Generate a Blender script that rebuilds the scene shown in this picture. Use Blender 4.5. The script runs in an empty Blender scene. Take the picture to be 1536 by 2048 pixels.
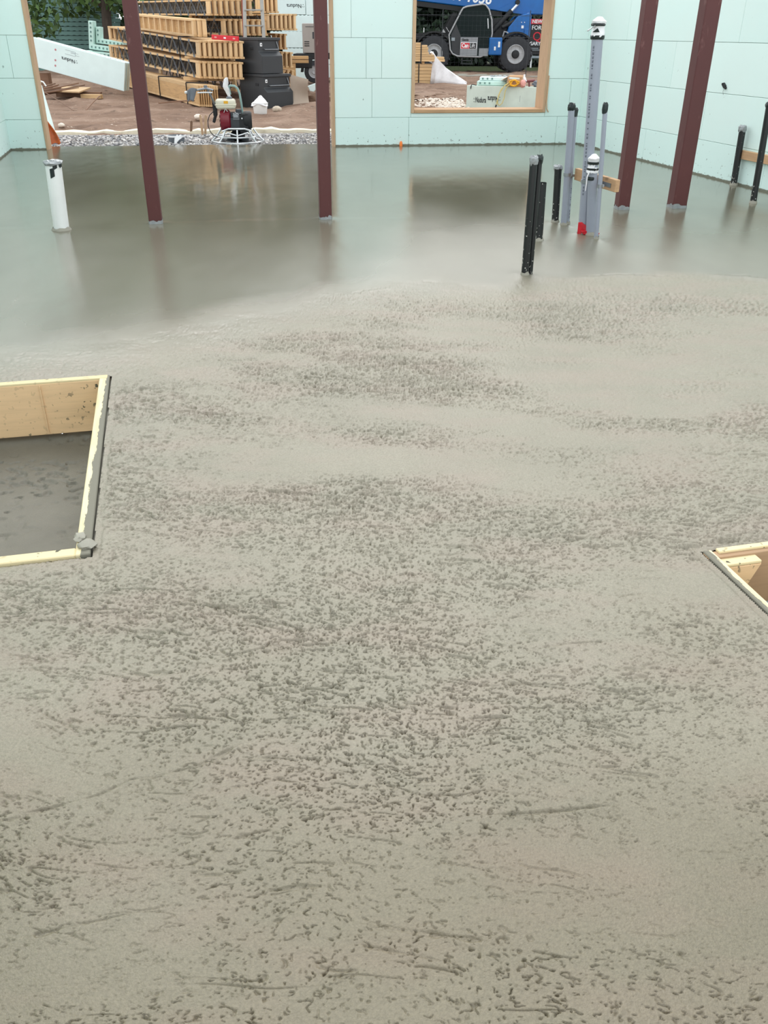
import bpy, math, random
import numpy as np
from mathutils import Vector, Matrix, Quaternion

random.seed(7)
rng = np.random.default_rng(11)
scene = bpy.context.scene
C = scene.collection

# ------------------------------------------------------------------ camera
EYE = 1.42
cam_d = bpy.data.cameras.new('camera')
cam_d.sensor_fit = 'VERTICAL'
cam_d.sensor_height = 36.0
cam_d.lens = 36.0 * 1710.0 / 2048.0
cam_d.clip_start = 0.05
cam_d.clip_end = 400
cam = bpy.data.objects.new('camera', cam_d)
C.objects.link(cam)
RC = [[0.999964, -0.008535, 0.0], [0.004178, 0.489496, -0.871996], [0.007443, 0.871964, 0.489514]]
cam.matrix_world = Matrix(((RC[0][0], RC[0][1], RC[0][2], 0.0),
                           (RC[1][0], RC[1][1], RC[1][2], 0.0),
                           (RC[2][0], RC[2][1], RC[2][2], EYE),
                           (0, 0, 0, 1)))
scene.camera = cam

# ------------------------------------------------------------------ overcast sky
world = bpy.data.worlds.new('overcast_sky')
scene.world = world
world.use_nodes = True
bg = world.node_tree.nodes['Background']
bg.inputs['Color'].default_value = (0.93, 0.97, 1.0, 1)
bg.inputs['Strength'].default_value = 1.14
sun_d = bpy.data.lights.new('hazy_sun', 'SUN')
sun_d.energy = 1.35
sun_d.angle = math.radians(60)
sun_d.color = (1.0, 0.97, 0.92)
sun = bpy.data.objects.new('hazy_sun', sun_d)
C.objects.link(sun)
sun.rotation_euler = (math.radians(-50), 0, math.radians(12))   # brighter cloud ahead of the viewer
vs = scene.view_settings
vs.view_transform = 'Standard'
vs.look = 'None'
vs.exposure = 0.58
vs.gamma = 1.0
vs.use_curve_mapping = False

# ------------------------------------------------------------------ helpers
def srgb(r, g, b):
    f = lambda c: (c / 255 / 12.92) if c / 255 <= 0.04045 else ((c / 255 + 0.055) / 1.055) ** 2.4
    return (f(r), f(g), f(b), 1.0)


class NT:
    """small node-tree helper"""
    def __init__(self, name):
        self.m = bpy.data.materials.new(name)
        self.m.use_nodes = True
        self.t = self.m.node_tree
        self.b = self.t.nodes['Principled BSDF']
        self.tc = self.t.nodes.new('ShaderNodeTexCoord')
    def n(self, typ, **kw):
        nd = self.t.nodes.new(typ)
        for k, v in kw.items():
            if k in nd.inputs: nd.inputs[k].default_value = v
            else: setattr(nd, k, v)
        return nd
    def l(self, a, b): self.t.links.new(a, b)
    def coords(self, scale=(1, 1, 1), src='Object'):
        mp = self.n('ShaderNodeMapping')
        mp.inputs['Scale'].default_value = scale
        self.l(self.tc.outputs[src], mp.inputs['Vector'])
        return mp.outputs['Vector']
    def noise(self, vec, scale, detail=4, rough=0.55, dist=0.0):
        nd = self.n('ShaderNodeTexNoise')
        nd.inputs['Scale'].default_value = scale
        nd.inputs['Detail'].default_value = detail
        nd.inputs['Roughness'].default_value = rough
        nd.inputs['Distortion'].default_value = dist
        if vec is not None: self.l(vec, nd.inputs['Vector'])
        return nd.outputs['Fac']
    def ramp(self, fac, stops):
        r = self.n('ShaderNodeValToRGB')
        e = r.color_ramp.elements
        while len(e) < len(stops): e.new(0.5)
        for el, (p, c) in zip(e, stops):
            el.position = p
            el.color = c if len(c) == 4 else (*c, 1)
        self.l(fac, r.inputs['Fac'])
        return r.outputs['Color']
    def mix(self, fac, a, b, blend='MIX'):
        x = self.n('ShaderNodeMix', data_type='RGBA', blend_type=blend)
        for s, v in ((x.inputs[0], fac), (x.inputs[6], a), (x.inputs[7], b)):
            if hasattr(v, 'links'): self.l(v, s)
            else: s.default_value = v
        return x.outputs[2]
    def fmix(self, fac, a, b):
        x = self.n('ShaderNodeMix', data_type='FLOAT')
        for s, v in ((x.inputs[0], fac), (x.inputs[2], a), (x.inputs[3], b)):
            if hasattr(v, 'links'): self.l(v, s)
            else: s.default_value = v
        return x.outputs[0]
    def math(self, op, a, b=0.0, c=0.0, clamp=False):
        x = self.n('ShaderNodeMath', operation=op, use_clamp=clamp)
        for s, v in zip(x.inputs, (a, b, c)):
            if hasattr(v, 'links'): self.l(v, s)
            else: s.default_value = v
        return x.outputs[0]
    def bump(self, h, strength=0.3, dist=0.01, normal=None):
        x = self.n('ShaderNodeBump')
        x.inputs['Strength'].default_value = strength
        x.inputs['Distance'].default_value = dist
        self.l(h, x.inputs['Height'])
        if normal is not None: self.l(normal, x.inputs['Normal'])
        self.l(x.outputs['Normal'], self.b.inputs['Normal'])
        return x.outputs['Normal']
    def col(self, c):
        if hasattr(c, 'links'): self.l(c, self.b.inputs['Base Color'])
        else: self.b.inputs['Base Color'].default_value = c
    def rough(self, r):
        if hasattr(r, 'links'): self.l(r, self.b.inputs['Roughness'])
        else: self.b.inputs['Roughness'].default_value = r


def scl(c, k): return (c[0] * k, c[1] * k, c[2] * k, 1)


def simple(name, c, rough=0.6, var=0.15, nscale=6, metal=0.0, bump=0.0, bscale=60, stretch=(1, 1, 1), spec=None):
    t = NT(name)
    v = t.coords(stretch)
    f = t.noise(v, nscale, 5)
    t.col(t.ramp(f, [(0.3, scl(c, 1 - var)), (0.7, scl(c, 1 + var))]))
    t.rough(rough)
    t.b.inputs['Metallic'].default_value = metal
    if spec is not None: t.b.inputs['Specular IOR Level'].default_value = spec
    if bump: t.bump(t.noise(v, bscale, 3), bump, 0.005)
    return t.m


def wood(name, c, axis='x', spots=False, var=0.22):
    """grain runs along the given local axis"""
    t = NT(name)
    st = {'x': (0.7, 9, 9), 'y': (9, 0.7, 9), 'z': (9, 9, 0.7)}[axis]
    v = t.coords(st)
    g1 = t.noise(v, 5, 6, 0.6, 0.4)
    base = t.ramp(g1, [(0.25, scl(c, 1 - var)), (0.5, c), (0.8, scl(c, 1 + var * 0.7))])
    oi = t.n('ShaderNodeObjectInfo')
    k = t.math('MULTIPLY_ADD', oi.outputs['Random'], 0.24, 0.86)
    cc = t.n('ShaderNodeCombineColor')
    for i in range(3): t.l(k, cc.inputs[i])
    base = t.mix(1.0, base, cc.outputs[0], 'MULTIPLY')
    kn = t.noise(t.coords((3, 3, 3)), 2.0, 2)
    base = t.mix(t.ramp(kn, [(0.68, (0, 0, 0)), (0.74, (1, 1, 1))]), base, scl(c, 0.6))
    if spots:
        sp = t.noise(t.coords((1, 1, 1)), 42, 2, 0.5)
        sp2 = t.noise(t.coords((1, 1, 1)), 4.5, 2)
        m = t.math('MULTIPLY', t.ramp(sp, [(0.63, (0, 0, 0)), (0.655, (1, 1, 1))]), t.ramp(sp2, [(0.45, (0.2, 0.2, 0.2)), (0.6, (1, 1, 1))]))
        base = t.mix(m, base, srgb(84, 82, 66))
    t.col(base)
    t.rough(0.75)
    t.bump(g1, 0.15, 0.003)
    return t.m


M = {}
def mats():
    # insulated-form wall panels: pale mint foam, dirty streaks and cement specks
    t = NT('mint_foam')
    v = t.coords()
    oi = t.n('ShaderNodeObjectInfo')
    base = t.mix(oi.outputs['Random'], srgb(216, 239, 234), srgb(222, 242, 237))
    f = t.noise(v, 1.3, 4)
    base = t.mix(t.ramp(f, [(0.4, (0, 0, 0)), (0.75, (1, 1, 1))]), base, srgb(220, 238, 233))
    sp = t.noise(t.coords((1, 1, 0.8)), 16, 3, 0.6)
    sm = t.noise(v, 3.1, 2)
    spm = t.math('MULTIPLY', t.ramp(sp, [(0.69, (0, 0, 0)), (0.725, (1, 1, 1))]), t.ramp(sm, [(0.48, (0, 0, 0)), (0.6, (1, 1, 1))]))
    base = t.mix(spm, base, srgb(112, 132, 122))
    t.col(base); t.rough(0.8)
    t.bump(t.noise(v, 120, 2), 0.12, 0.002)
    M['foam'] = t.m
    # the same foam low on the wall, splashed by the pour
    t = NT('mint_foam_splashed')
    v = t.coords()
    base = srgb(216, 239, 234)
    sp = t.noise(v, 24, 3, 0.6)
    sepz = t.n('ShaderNodeSeparateXYZ'); t.l(t.tc.outputs['Object'], sepz.inputs[0])
    low = t.ramp(sepz.outputs[2], [(0.0, (1, 1, 1)), (0.25, (0.55, 0.55, 0.55)), (0.37, (0.3, 0.3, 0.3))])
    thr = t.math('MULTIPLY_ADD', low, 0.11, sp)
    base = t.mix(t.ramp(thr, [(0.735, (0, 0, 0)), (0.765, (1, 1, 1))]), base, srgb(104, 116, 105))
    edge = t.math('MULTIPLY_ADD', t.noise(v, 14, 3), -0.032, sepz.outputs[2])
    base = t.mix(t.ramp(edge, [(0.0, (1, 1, 1)), (0.006, (0, 0, 0))]), base, srgb(116, 118, 104))
    t.col(base); t.rough(0.8)
    M['foam_low'] = t.m
    M['foam_white'] = simple('white_foam_block', srgb(222, 240, 238), 0.75, 0.03, 4, bump=0.1, bscale=150)
    M['foam_pale'] = simple('pale_mint_foam_offcut', srgb(196, 226, 216), 0.8, 0.06, 5)
    M['foam_dirty'] = simple('dusty_foam_block', srgb(203, 216, 205), 0.8, 0.09, 3)
    M['foam_dark'] = simple('shade_toned_foam', srgb(104, 138, 132), 0.85, 0.15, 3)  # mint foam with the tree shade put into its colour; sockets share it
    M['conc'] = simple('cast_concrete', srgb(150, 147, 135), 0.8, 0.12, 8, bump=0.3)
    M['red'] = None
    t = NT('red_oxide_primer')
    v = t.coords()
    base = srgb(92, 46, 44)
    sc1 = t.noise(t.coords((3, 3, 1)), 7, 5, 0.65)
    sc2 = t.noise(v, 1.5, 2)
    m = t.math('MULTIPLY', t.ramp(sc1, [(0.6, (0, 0, 0)), (0.78, (1, 1, 1))]), t.ramp(sc2, [(0.42, (0, 0, 0)), (0.6, (0.6, 0.6, 0.6))]))
    base = t.mix(t.noise(v, 4, 3), base, srgb(80, 40, 40))
    t.col(t.mix(m, base, srgb(160, 118, 112))); t.rough(0.55)
    M['red'] = t.m
    # black plastic with cement splashes
    t = NT('black_plastic')
    v = t.coords()
    sp = t.noise(t.coords((1, 1, 0.6)), 60, 2, 0.6)
    sepz = t.n('ShaderNodeSeparateXYZ'); t.l(t.tc.outputs['Object'], sepz.inputs[0])
    low = t.ramp(sepz.outputs[2], [(0.0, (1, 1, 1)), (0.3, (0.25, 0.25, 0.25)), (0.8, (0, 0, 0))])
    thr = t.math('MULTIPLY_ADD', low, 0.13, sp)
    t.col(t.mix(t.ramp(thr, [(0.74, (0, 0, 0)), (0.76, (1, 1, 1))]), srgb(24, 27, 28), srgb(190, 190, 182))); t.rough(0.4)
    M['abs'] = t.m
    M['black'] = simple('black_rubber', srgb(26, 28, 30), 0.6, 0.15, 10)
    M['tyre'] = simple('tyre_rubber', srgb(48, 50, 54), 0.8, 0.12, 10, bump=0.3, bscale=30)
    M['chest'] = simple('black_painted_steel', srgb(45, 48, 51), 0.45, 0.1, 3)
    M['darkmetal'] = simple('dark_grey_steel', srgb(62, 66, 70), 0.45, 0.12, 8, metal=0.3)
    M['grey_pvc'] = simple('grey_conduit_plastic', srgb(148, 154, 166), 0.4, 0.05, 4)
    M['grey_print'] = simple('conduit_print', srgb(96, 100, 112), 0.6, 0.1, 80)
    M['white_pvc'] = simple('white_pipe_plastic', srgb(236, 238, 236), 0.4, 0.04, 6)
    M['tape_grey'] = simple('grey_cloth_tape', srgb(150, 154, 156), 0.35, 0.2, 14, metal=0.3)
    M['tape_black'] = simple('black_tape', srgb(22, 34, 34), 0.35, 0.1, 20)
    M['tape_red'] = simple('red_tape', srgb(196, 26, 40), 0.35, 0.2, 20)
    M['cloth'] = simple('white_cloth', srgb(232, 232, 234), 0.8, 0.06, 12)
    M['cloth_grey'] = simple('grey_work_cloth', srgb(116, 122, 130), 0.9, 0.15, 10)
    M['steel'] = simple('galvanised_steel', srgb(150, 154, 158), 0.35, 0.12, 12, metal=0.8)
    M['steel_dull'] = simple('dull_galvanised_web', srgb(118, 124, 130), 0.45, 0.15, 12, metal=0.6)
    M['chrome'] = simple('bright_chromed_tube', srgb(222, 226, 228), 0.25, 0.05, 8, metal=0.6)
    M['wood'] = wood('spruce_lumber', srgb(210, 176, 130), 'x')
    M['wood_y'] = wood('spruce_lumber_along', srgb(210, 176, 130), 'y')
    M['wood_z'] = wood('spruce_lumber_upright', srgb(218, 186, 142), 'z')
    M['buck'] = wood('buck_lumber_upright', srgb(196, 164, 132), 'z')
    M['buck_x'] = wood('buck_lumber_level', srgb(184, 148, 112), 'x')
    M['form'] = wood('form_board', srgb(214, 182, 142), 'x', spots=True, var=0.12)
    M['form_dark'] = wood('weathered_form_board', srgb(168, 138, 108), 'x', var=0.15)
    M['lvl'] = wood('laminated_joist', srgb(192, 154, 106), 'x', var=0.28)
    M['brown'] = wood('old_stick_wood', srgb(126, 96, 76), 'x')
    M['ply'] = simple('plywood_offcut', srgb(196, 166, 128), 0.75, 0.12, 9, stretch=(1, 6, 1))
    # form-board tops: pale wood half skimmed over with cement
    t = NT('skimmed_board_top')
    v = t.coords()
    sep = t.n('ShaderNodeSeparateXYZ'); t.l(t.tc.outputs['Object'], sep.inputs[0])
    f = t.noise(t.coords((2.5, 12, 12)), 4, 5, 0.7)
    e = t.math('MULTIPLY_ADD', sep.outputs[1], 26.0, t.math('MULTIPLY_ADD', sep.outputs[0], 0.30, f))
    wd = t.ramp(t.noise(t.coords((2, 30, 30)), 3, 4), [(0.3, srgb(206, 190, 148)), (0.7, srgb(226, 214, 178))])
    t.col(t.mix(t.ramp(e, [(0.50, (0, 0, 0)), (0.55, (1, 1, 1))]), wd, srgb(118, 115, 102))); t.rough(0.8)
    M['skim'] = t.m
    M['pale_top'] = wood('pale_board_edge', srgb(218, 202, 160), 'x', spots=True, var=0.08)
    M['cream'] = simple('cream_tank_enamel', srgb(222, 218, 198), 0.3, 0.04, 5)
    M['crimson'] = simple('crimson_cover', srgb(120, 18, 38), 0.3, 0.1, 5)
    M['yellow'] = simple('yellow_plastic', srgb(236, 176, 40), 0.45, 0.1, 14)
    M['cord'] = simple('pale_yellow_cord', srgb(206, 190, 120), 0.55, 0.1, 14)
    M['mintmetal'] = simple('mint_painted_tube', srgb(142, 172, 168), 0.35, 0.08, 10)
    M['orange'] = simple('orange_tarp', srgb(196, 98, 40), 0.5, 0.3, 9)
    M['orange_hi'] = simple('bright_orange_plastic', srgb(250, 130, 50), 0.4, 0.06, 9)
    M['redlevel'] = simple('red_level_body', srgb(212, 30, 44), 0.35, 0.05, 9)
    M['redladder'] = simple('faded_red_fibreglass', srgb(156, 82, 72), 0.6, 0.1, 9)
    M['alu'] = simple('aluminium_ladder', srgb(160, 158, 152), 0.4, 0.06, 9, metal=0.3)
    M['tan'] = simple('tan_sheet', srgb(172, 156, 140), 0.7, 0.07, 4)
    M['card'] = simple('cardboard', srgb(190, 152, 116), 0.8, 0.07, 5)
    M['gen'] = simple('warm_grey_enamel', srgb(160, 154, 148), 0.45, 0.05, 3)
    M['blue'] = simple('blue_machine_paint', srgb(6, 96, 168), 0.35, 0.08, 3)
    M['rim'] = simple('grey_wheel_rim', srgb(168, 170, 172), 0.45, 0.08, 6)
    M['graypanel'] = simple('grey_door_panel', srgb(140, 144, 148), 0.45, 0.05, 4)
    M['white'] = simple('white_print', srgb(240, 242, 244), 0.5, 0.02, 4)
    M['ink'] = simple('black_print', srgb(34, 40, 44), 0.6, 0.02, 4)
    M['inkgrey'] = simple('grey_print', srgb(150, 160, 166), 0.6, 0.02, 4)
    M['inkred'] = simple('red_print', srgb(214, 42, 58), 0.6, 0.02, 4)
    M['dot'] = simple('faded_red_dot', srgb(190, 130, 134), 0.6, 0.08, 30)
    M['signblack'] = simple('sign_black', srgb(26, 26, 30), 0.45, 0.04, 4)
    M['purple'] = simple('purple_label', srgb(104, 92, 168), 0.5, 0.1, 9)
    M['pink'] = simple('pink_bag', srgb(222, 160, 150), 0.6, 0.1, 9)
    M['maroon'] = simple('maroon_plastic', srgb(120, 60, 62), 0.5, 0.1, 9)
    M['stone'] = simple('field_stone', srgb(190, 176, 158), 0.85, 0.15, 9, bump=0.4, bscale=20)
    M['palestone'] = simple('pale_stone', srgb(222, 210, 196), 0.85, 0.1, 9, bump=0.4, bscale=20)
    M['bark'] = simple('tree_bark', srgb(70, 62, 54), 0.9, 0.25, 6, stretch=(4, 4, 0.8), bump=0.6, bscale=12)
    # glass
    t = NT('tinted_glass')
    t.col(srgb(70, 84, 84)); t.rough(0.05)
    t.b.inputs['Transmission Weight'].default_value = 0.75
    t.b.inputs['IOR'].default_value = 1.1
    M['glass'] = t.m
    # dirt
    t = NT('site_dirt')
    v = t.coords()
    f = t.noise(v, 0.9, 8, 0.62)
    base = t.ramp(f, [(0.3, srgb(108, 84, 68)), (0.5, srgb(134, 108, 90)), (0.7, srgb(156, 132, 114))])
    p = t.noise(v, 12, 4, 0.6)
    base = t.mix(t.ramp(p, [(0.64, (0, 0, 0)), (0.7, (1, 1, 1))]), base, srgb(182, 166, 148))
    base = t.mix(t.ramp(t.noise(v, 5, 5), [(0.6, (0, 0, 0)), (0.7, (0.8, 0.8, 0.8))]), base, srgb(82, 64, 52))
    t.col(base); t.rough(0.95)
    t.bump(t.noise(v, 7, 8, 0.7), 0.8, 0.06)
    M['dirt'] = t.m
    t = NT('grass_ground')
    v = t.coords()
    t.col(t.ramp(t.noise(v, 14, 8, 0.7), [(0.3, srgb(38, 50, 26)), (0.7, srgb(84, 98, 52))])); t.rough(0.95)
    t.bump(t.noise(v, 40, 4), 0.8, 0.05)
    M['grass'] = t.m
    t = NT('crushed_gravel')
    oi = t.n('ShaderNodeVertexColor'); oi.layer_name = 'tone'
    t.col(t.mix(oi.outputs['Color'], srgb(118, 118, 122), srgb(220, 216, 212))); t.rough(0.85)
    M['gravel'] = t.m
    M['gravelbed'] = simple('gravel_bed', srgb(136, 132, 128), 0.95, 0.3, 40, bump=0.8, bscale=60)
    M['strip'] = simple('pale_footing_concrete', srgb(222, 214, 192), 0.9, 0.12, 4, bump=0.3, bscale=30)
    for nm, a, b in (('leaf', (44, 68, 30), (86, 116, 56)), ('leaf_dark', (26, 44, 26), (58, 82, 44)), ('leaf_conifer', (24, 40, 30), (46, 66, 44))):
        t = NT('tree_' + nm)
        oi = t.n('ShaderNodeVertexColor'); oi.layer_name = 'tone'
        t.col(t.mix(oi.outputs['Color'], srgb(*a), srgb(*b))); t.rough(0.6)
        M[nm] = t.m
mats()


class MB:
    def __init__(self): self.v = []; self.f = []
    def add(self, vs, fs):
        o = len(self.v)
        self.v += [tuple(p) for p in vs]
        self.f += [tuple(i + o for i in f) for f in fs]
        return self
    def box(self, c, s, rot=None):
        hx, hy, hz = s[0] / 2, s[1] / 2, s[2] / 2
        vs = [Vector((x, y, z)) for x in (-hx, hx) for y in (-hy, hy) for z in (-hz, hz)]
        if rot is not None: vs = [rot @ p for p in vs]
        c = Vector(c)
        return self.add([p + c for p in vs], [(0, 1, 3, 2), (4, 6, 7, 5), (0, 4, 5, 1), (2, 3, 7, 6), (0, 2, 6, 4), (1, 5, 7, 3)])
    def bar(self, a, b, w, h, up=(0, 0, 1)):
        a, b = Vector(a), Vector(b)
        d = (b - a).normalized()
        u = Vector(up)
        if abs(d.dot(u)) > 0.99: u = Vector((0, 1, 0))
        s = d.cross(u).normalized() * w / 2
        t = s.cross(d).normalized() * h / 2
        vs = [p + i * s + j * t for p in (a, b) for i, j in ((-1, -1), (1, -1), (1, 1), (-1, 1))]
        return self.add(vs, [(3, 2, 1, 0), (4, 5, 6, 7), (0, 1, 5, 4), (1, 2, 6, 5), (2, 3, 7, 6), (3, 0, 4, 7)])
    def tube(self, pts, r, n=10, closed=False, cap=True):
        pts = [Vector(p) for p in pts]
        m = len(pts)
        rr = r if isinstance(r, (list, tuple)) else [r] * m
        rings = []
        prev = None
        for i, p in enumerate(pts):
            if closed: d = pts[(i + 1) % m] - pts[i - 1]
            else: d = pts[min(i + 1, m - 1)] - pts[max(i - 1, 0)]
            d.normalize()
            if prev is None:
                u = Vector((0, 0, 1)) if abs(d.z) < 0.9 else Vector((1, 0, 0))
                a = d.cross(u).normalized()
            else:
                a = (prev - d * prev.dot(d)).normalized()
            prev = a
            b = d.cross(a)
            rings.append([p + rr[i] * (math.cos(2 * math.pi * k / n) * a + math.sin(2 * math.pi * k / n) * b) for k in range(n)])
        vs = [q for rg in rings for q in rg]
        fs = []
        for i in range(m if closed else m - 1):
            j = (i + 1) % m
            for k in range(n):
                l = (k + 1) % n
                fs.append((i * n + k, i * n + l, j * n + l, j * n + k))
        if cap and not closed:
            fs.append(tuple(range(n - 1, -1, -1)))
            fs.append(tuple((m - 1) * n + k for k in range(n)))
        return self.add(vs, fs)
    def prism(self, poly, ext):
        n = len(poly)
        ext = Vector(ext)
        p = [Vector(q) for q in poly]
        vs = p + [q + ext for q in p]
        fs = [tuple(range(n - 1, -1, -1)), tuple(range(n, 2 * n))] + [(i, (i + 1) % n, n + (i + 1) % n, n + i) for i in range(n)]
        return self.add(vs, fs)
    def lathe(self, prof, c=(0, 0, 0), n=20, axis='z', cap=True):
        c = Vector(c)
        vs = []
        for r, h in prof:
            for k in range(n):
                a = 2 * math.pi * k / n
                q = (r * math.cos(a), r * math.sin(a), h)
                if axis == 'y': q = (q[0], q[2], q[1])
                if axis == 'x': q = (q[2], q[0], q[1])
                vs.append(c + Vector(q))
        fs = []
        for i in range(len(prof) - 1):
            for k in range(n):
                l = (k + 1) % n
                fs.append((i * n + k, i * n + l, (i + 1) * n + l, (i + 1) * n + k))
        if cap:
            fs.append(tuple(range(n - 1, -1, -1)))
            fs.append(tuple((len(prof) - 1) * n + k for k in range(n)))
        return self.add(vs, fs)
    def rock(self, c, s, jit=0.25, sub=1):
        t = (1 + 5 ** 0.5) / 2
        vs = [Vector(p).normalized() for p in ((-1, t, 0), (1, t, 0), (-1, -t, 0), (1, -t, 0), (0, -1, t), (0, 1, t), (0, -1, -t), (0, 1, -t), (t, 0, -1), (t, 0, 1), (-t, 0, -1), (-t, 0, 1))]
        fs = [(0, 11, 5), (0, 5, 1), (0, 1, 7), (0, 7, 10), (0, 10, 11), (1, 5, 9), (5, 11, 4), (11, 10, 2), (10, 7, 6), (7, 1, 8), (3, 9, 4), (3, 4, 2), (3, 2, 6), (3, 6, 8), (3, 8, 9), (4, 9, 5), (2, 4, 11), (6, 2, 10), (8, 6, 7), (9, 8, 1)]
        for _ in range(sub):
            cache = {}
            def mid(a, b):
                k = (min(a, b), max(a, b))
                if k not in cache:
                    vs.append(((vs[a] + vs[b]) / 2).normalized()); cache[k] = len(vs) - 1
                return cache[k]
            nf = []
            for a, b, d in fs:
                x, y, z = mid(a, b), mid(b, d), mid(d, a)
                nf += [(a, x, z), (b, y, x), (d, z, y), (x, y, z)]
            fs = nf
        c = Vector(c)
        return self.add([c + Vector((p.x * s[0], p.y * s[1], p.z * s[2])) * (1 + random.uniform(-jit, jit)) for p in vs], fs)
    def mesh(self, name):
        me = bpy.data.meshes.new(name)
        me.from_pydata([tuple(p) for p in self.v], [], self.f)
        me.update()
        return me
    def build(self, name, mat, parent=None, smooth=False, bevel=0.0, seg=1):
        me = self.mesh(name)
        me.materials.append(M[mat] if isinstance(mat, str) else mat)
        return link(name, me, parent, smooth, bevel, seg)


def link(name, me, parent=None, smooth=False, bevel=0.0, seg=1):
    o = bpy.data.objects.new(name, me)
    C.objects.link(o)
    if parent is not None: o.parent = parent
    if smooth:
        me.shade_auto_smooth(angle=math.radians(40)) if hasattr(me, 'shade_auto_smooth') else None
        me.polygons.foreach_set('use_smooth', [True] * len(me.polygons))
        me.set_sharp_from_angle(angle=math.radians(42))
    if bevel:
        b = o.modifiers.new('bevel', 'BEVEL'); b.width = bevel; b.segments = seg; b.limit_method = 'ANGLE'
    return o


def share(o, parent, loc=None, rot=None):
    """another object that uses the same mesh"""
    c = o.copy(); C.objects.link(c); c.parent = parent
    if loc is not None: c.location = loc
    if rot is not None: c.rotation_euler = rot
    return c


def tag(o, label, cat, group=None, kind=None):
    o['label'] = label; o['category'] = cat
    if group: o['group'] = group
    if kind: o['kind'] = kind
    return o


def struct(o, label=None):
    o['kind'] = 'structure'
    if label: o['label'] = label
    return o


def thing(name, label, cat, loc=(0, 0, 0), rz=0.0, group=None):
    o = bpy.data.objects.new(name, None)
    C.objects.link(o)
    o.empty_display_size = 0.1
    o.location = loc; o.rotation_euler = (0, 0, rz)
    return tag(o, label, cat, group)


def text_mesh(txt, size, mat, name='lettering', parent=None, depth=0.002, bold=0.0, align='LEFT', shear=0.0):
    cu = bpy.data.curves.new('txt', 'FONT')
    cu.body = txt; cu.size = size; cu.extrude = depth; cu.offset = bold; cu.align_x = align; cu.shear = shear
    cu.resolution_u = 3
    tmp = bpy.data.objects.new('txt', cu)
    C.objects.link(tmp)
    dg = bpy.context.evaluated_depsgraph_get()
    me = bpy.data.meshes.new_from_object(tmp.evaluated_get(dg))
    bpy.data.objects.remove(tmp); bpy.data.curves.remove(cu)
    me.name = name
    me.materials.clear(); me.materials.append(M[mat])
    return link(name, me, parent)


ORD = ['first', 'second', 'third', 'fourth', 'fifth', 'sixth', 'seventh', 'eighth', 'ninth', 'tenth', 'eleventh', 'twelfth', 'thirteenth', 'fourteenth', 'fifteenth', 'sixteenth', 'seventeenth', 'eighteenth', 'nineteenth', 'twentieth']

# value noise for the meshes
TAB = rng.random((256, 256)).astype(np.float32)
def vn(x, y, off=0):
    xi = np.floor(x).astype(np.int64); yi = np.floor(y).astype(np.int64)
    fx = (x - xi).astype(np.float32); fy = (y - yi).astype(np.float32)
    fx = fx * fx * (3 - 2 * fx); fy = fy * fy * (3 - 2 * fy)
    xi = (xi + off * 37); yi = (yi + off * 91)
    a = TAB[xi & 255, yi & 255]; b = TAB[(xi + 1) & 255, yi & 255]
    c = TAB[xi & 255, (yi + 1) & 255]; d = TAB[(xi + 1) & 255, (yi + 1) & 255]
    return (a * (1 - fx) + b * fx) * (1 - fy) + (c * (1 - fx) + d * fx) * fy
def fbm(x, y, off=0, oct=4):
    s = 0; a = 0.5; t = 0
    for i in range(oct):
        s = s + a * vn(x * 2 ** i, y * 2 ** i, off + i * 3); t += a; a *= 0.5
    return s / t
def sst(a, b, x):
    t = np.clip((x - a) / (b - a), 0, 1)
    return t * t * (3 - 2 * t)

# ================================================================== SETTING
# axes of the house: back wall runs along UB, side walls along US (towards the viewer)
A = Vector((-5.05, 12.38, 0)); B = Vector((2.80, 13.69, 0))
UB = (B - A).normalized(); NB = Vector((-UB.y, UB.x, 0)); LB = (B - A).length
US = Vector((0.2566, -0.9665, 0)); NS = Vector((0.9665, 0.2566, 0))
UL = Vector((-0.23, 0.973, 0)); NL = Vector((-0.973, -0.23, 0)); L0 = A - UL * 13.0
COURSES = [0.0, 0.37, 0.86, 1.35, 1.84, 2.33]
WT = 0.33; PT = 0.065


def build_wall(name, origin, ang, u0, u1, seams, openings, label):
    core = MB()
    def cut(ua, ub, za, zb):
        """split a rectangle of wall around the openings"""
        rs = [(ua, ub, za, zb)]
        for (oa, ob, oc, od) in openings:
            out = []
            for (a, b, c, d) in rs:
                if b <= oa or a >= ob or d <= oc or c >= od: out.append((a, b, c, d)); continue
                if a < oa: out.append((a, oa, c, d))
                if b > ob: out.append((ob, b, c, d))
                m0, m1 = max(a, oa), min(b, ob)
                if c < oc: out.append((m0, m1, c, oc))
                if d > od: out.append((m0, m1, od, d))
            rs = out
        return [r for r in rs if r[1] - r[0] > 0.02 and r[3] - r[2] > 0.02]
    for (a, b, c, d) in cut(u0, u1, -0.15, COURSES[-1]):
        core.box(((a + b) / 2, PT + 0.1, (c + d) / 2), (b - a, 0.2, d - c))
        core.box(((a + b) / 2, PT + 0.2 + PT / 2, (c + d) / 2), (b - a, PT - 0.001, d - c))
    w = core.build(name, 'conc')
    w.location = origin; w.rotation_euler = (0, 0, ang)
    struct(w, label)
    for ci in range(len(COURSES) - 1):
        z0, z1 = COURSES[ci], COURSES[ci + 1]
        if ci == 0: z0 = -0.05
        xs = [u0] + [s for s in seams[ci % len(seams)] if u0 < s < u1] + [u1]
        for a, b in zip(xs[:-1], xs[1:]):
            for (p, q, c, d) in cut(a, b, z0, z1):
                g = 0.0016
                m = MB().box(((p + q) / 2, PT / 2, (c + d) / 2), (q - p - 2 * g, PT, d - c - 2 * g))
                m.build('panel', 'foam_low' if ci == 0 else 'foam', w, bevel=0.003)
    return w


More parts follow.
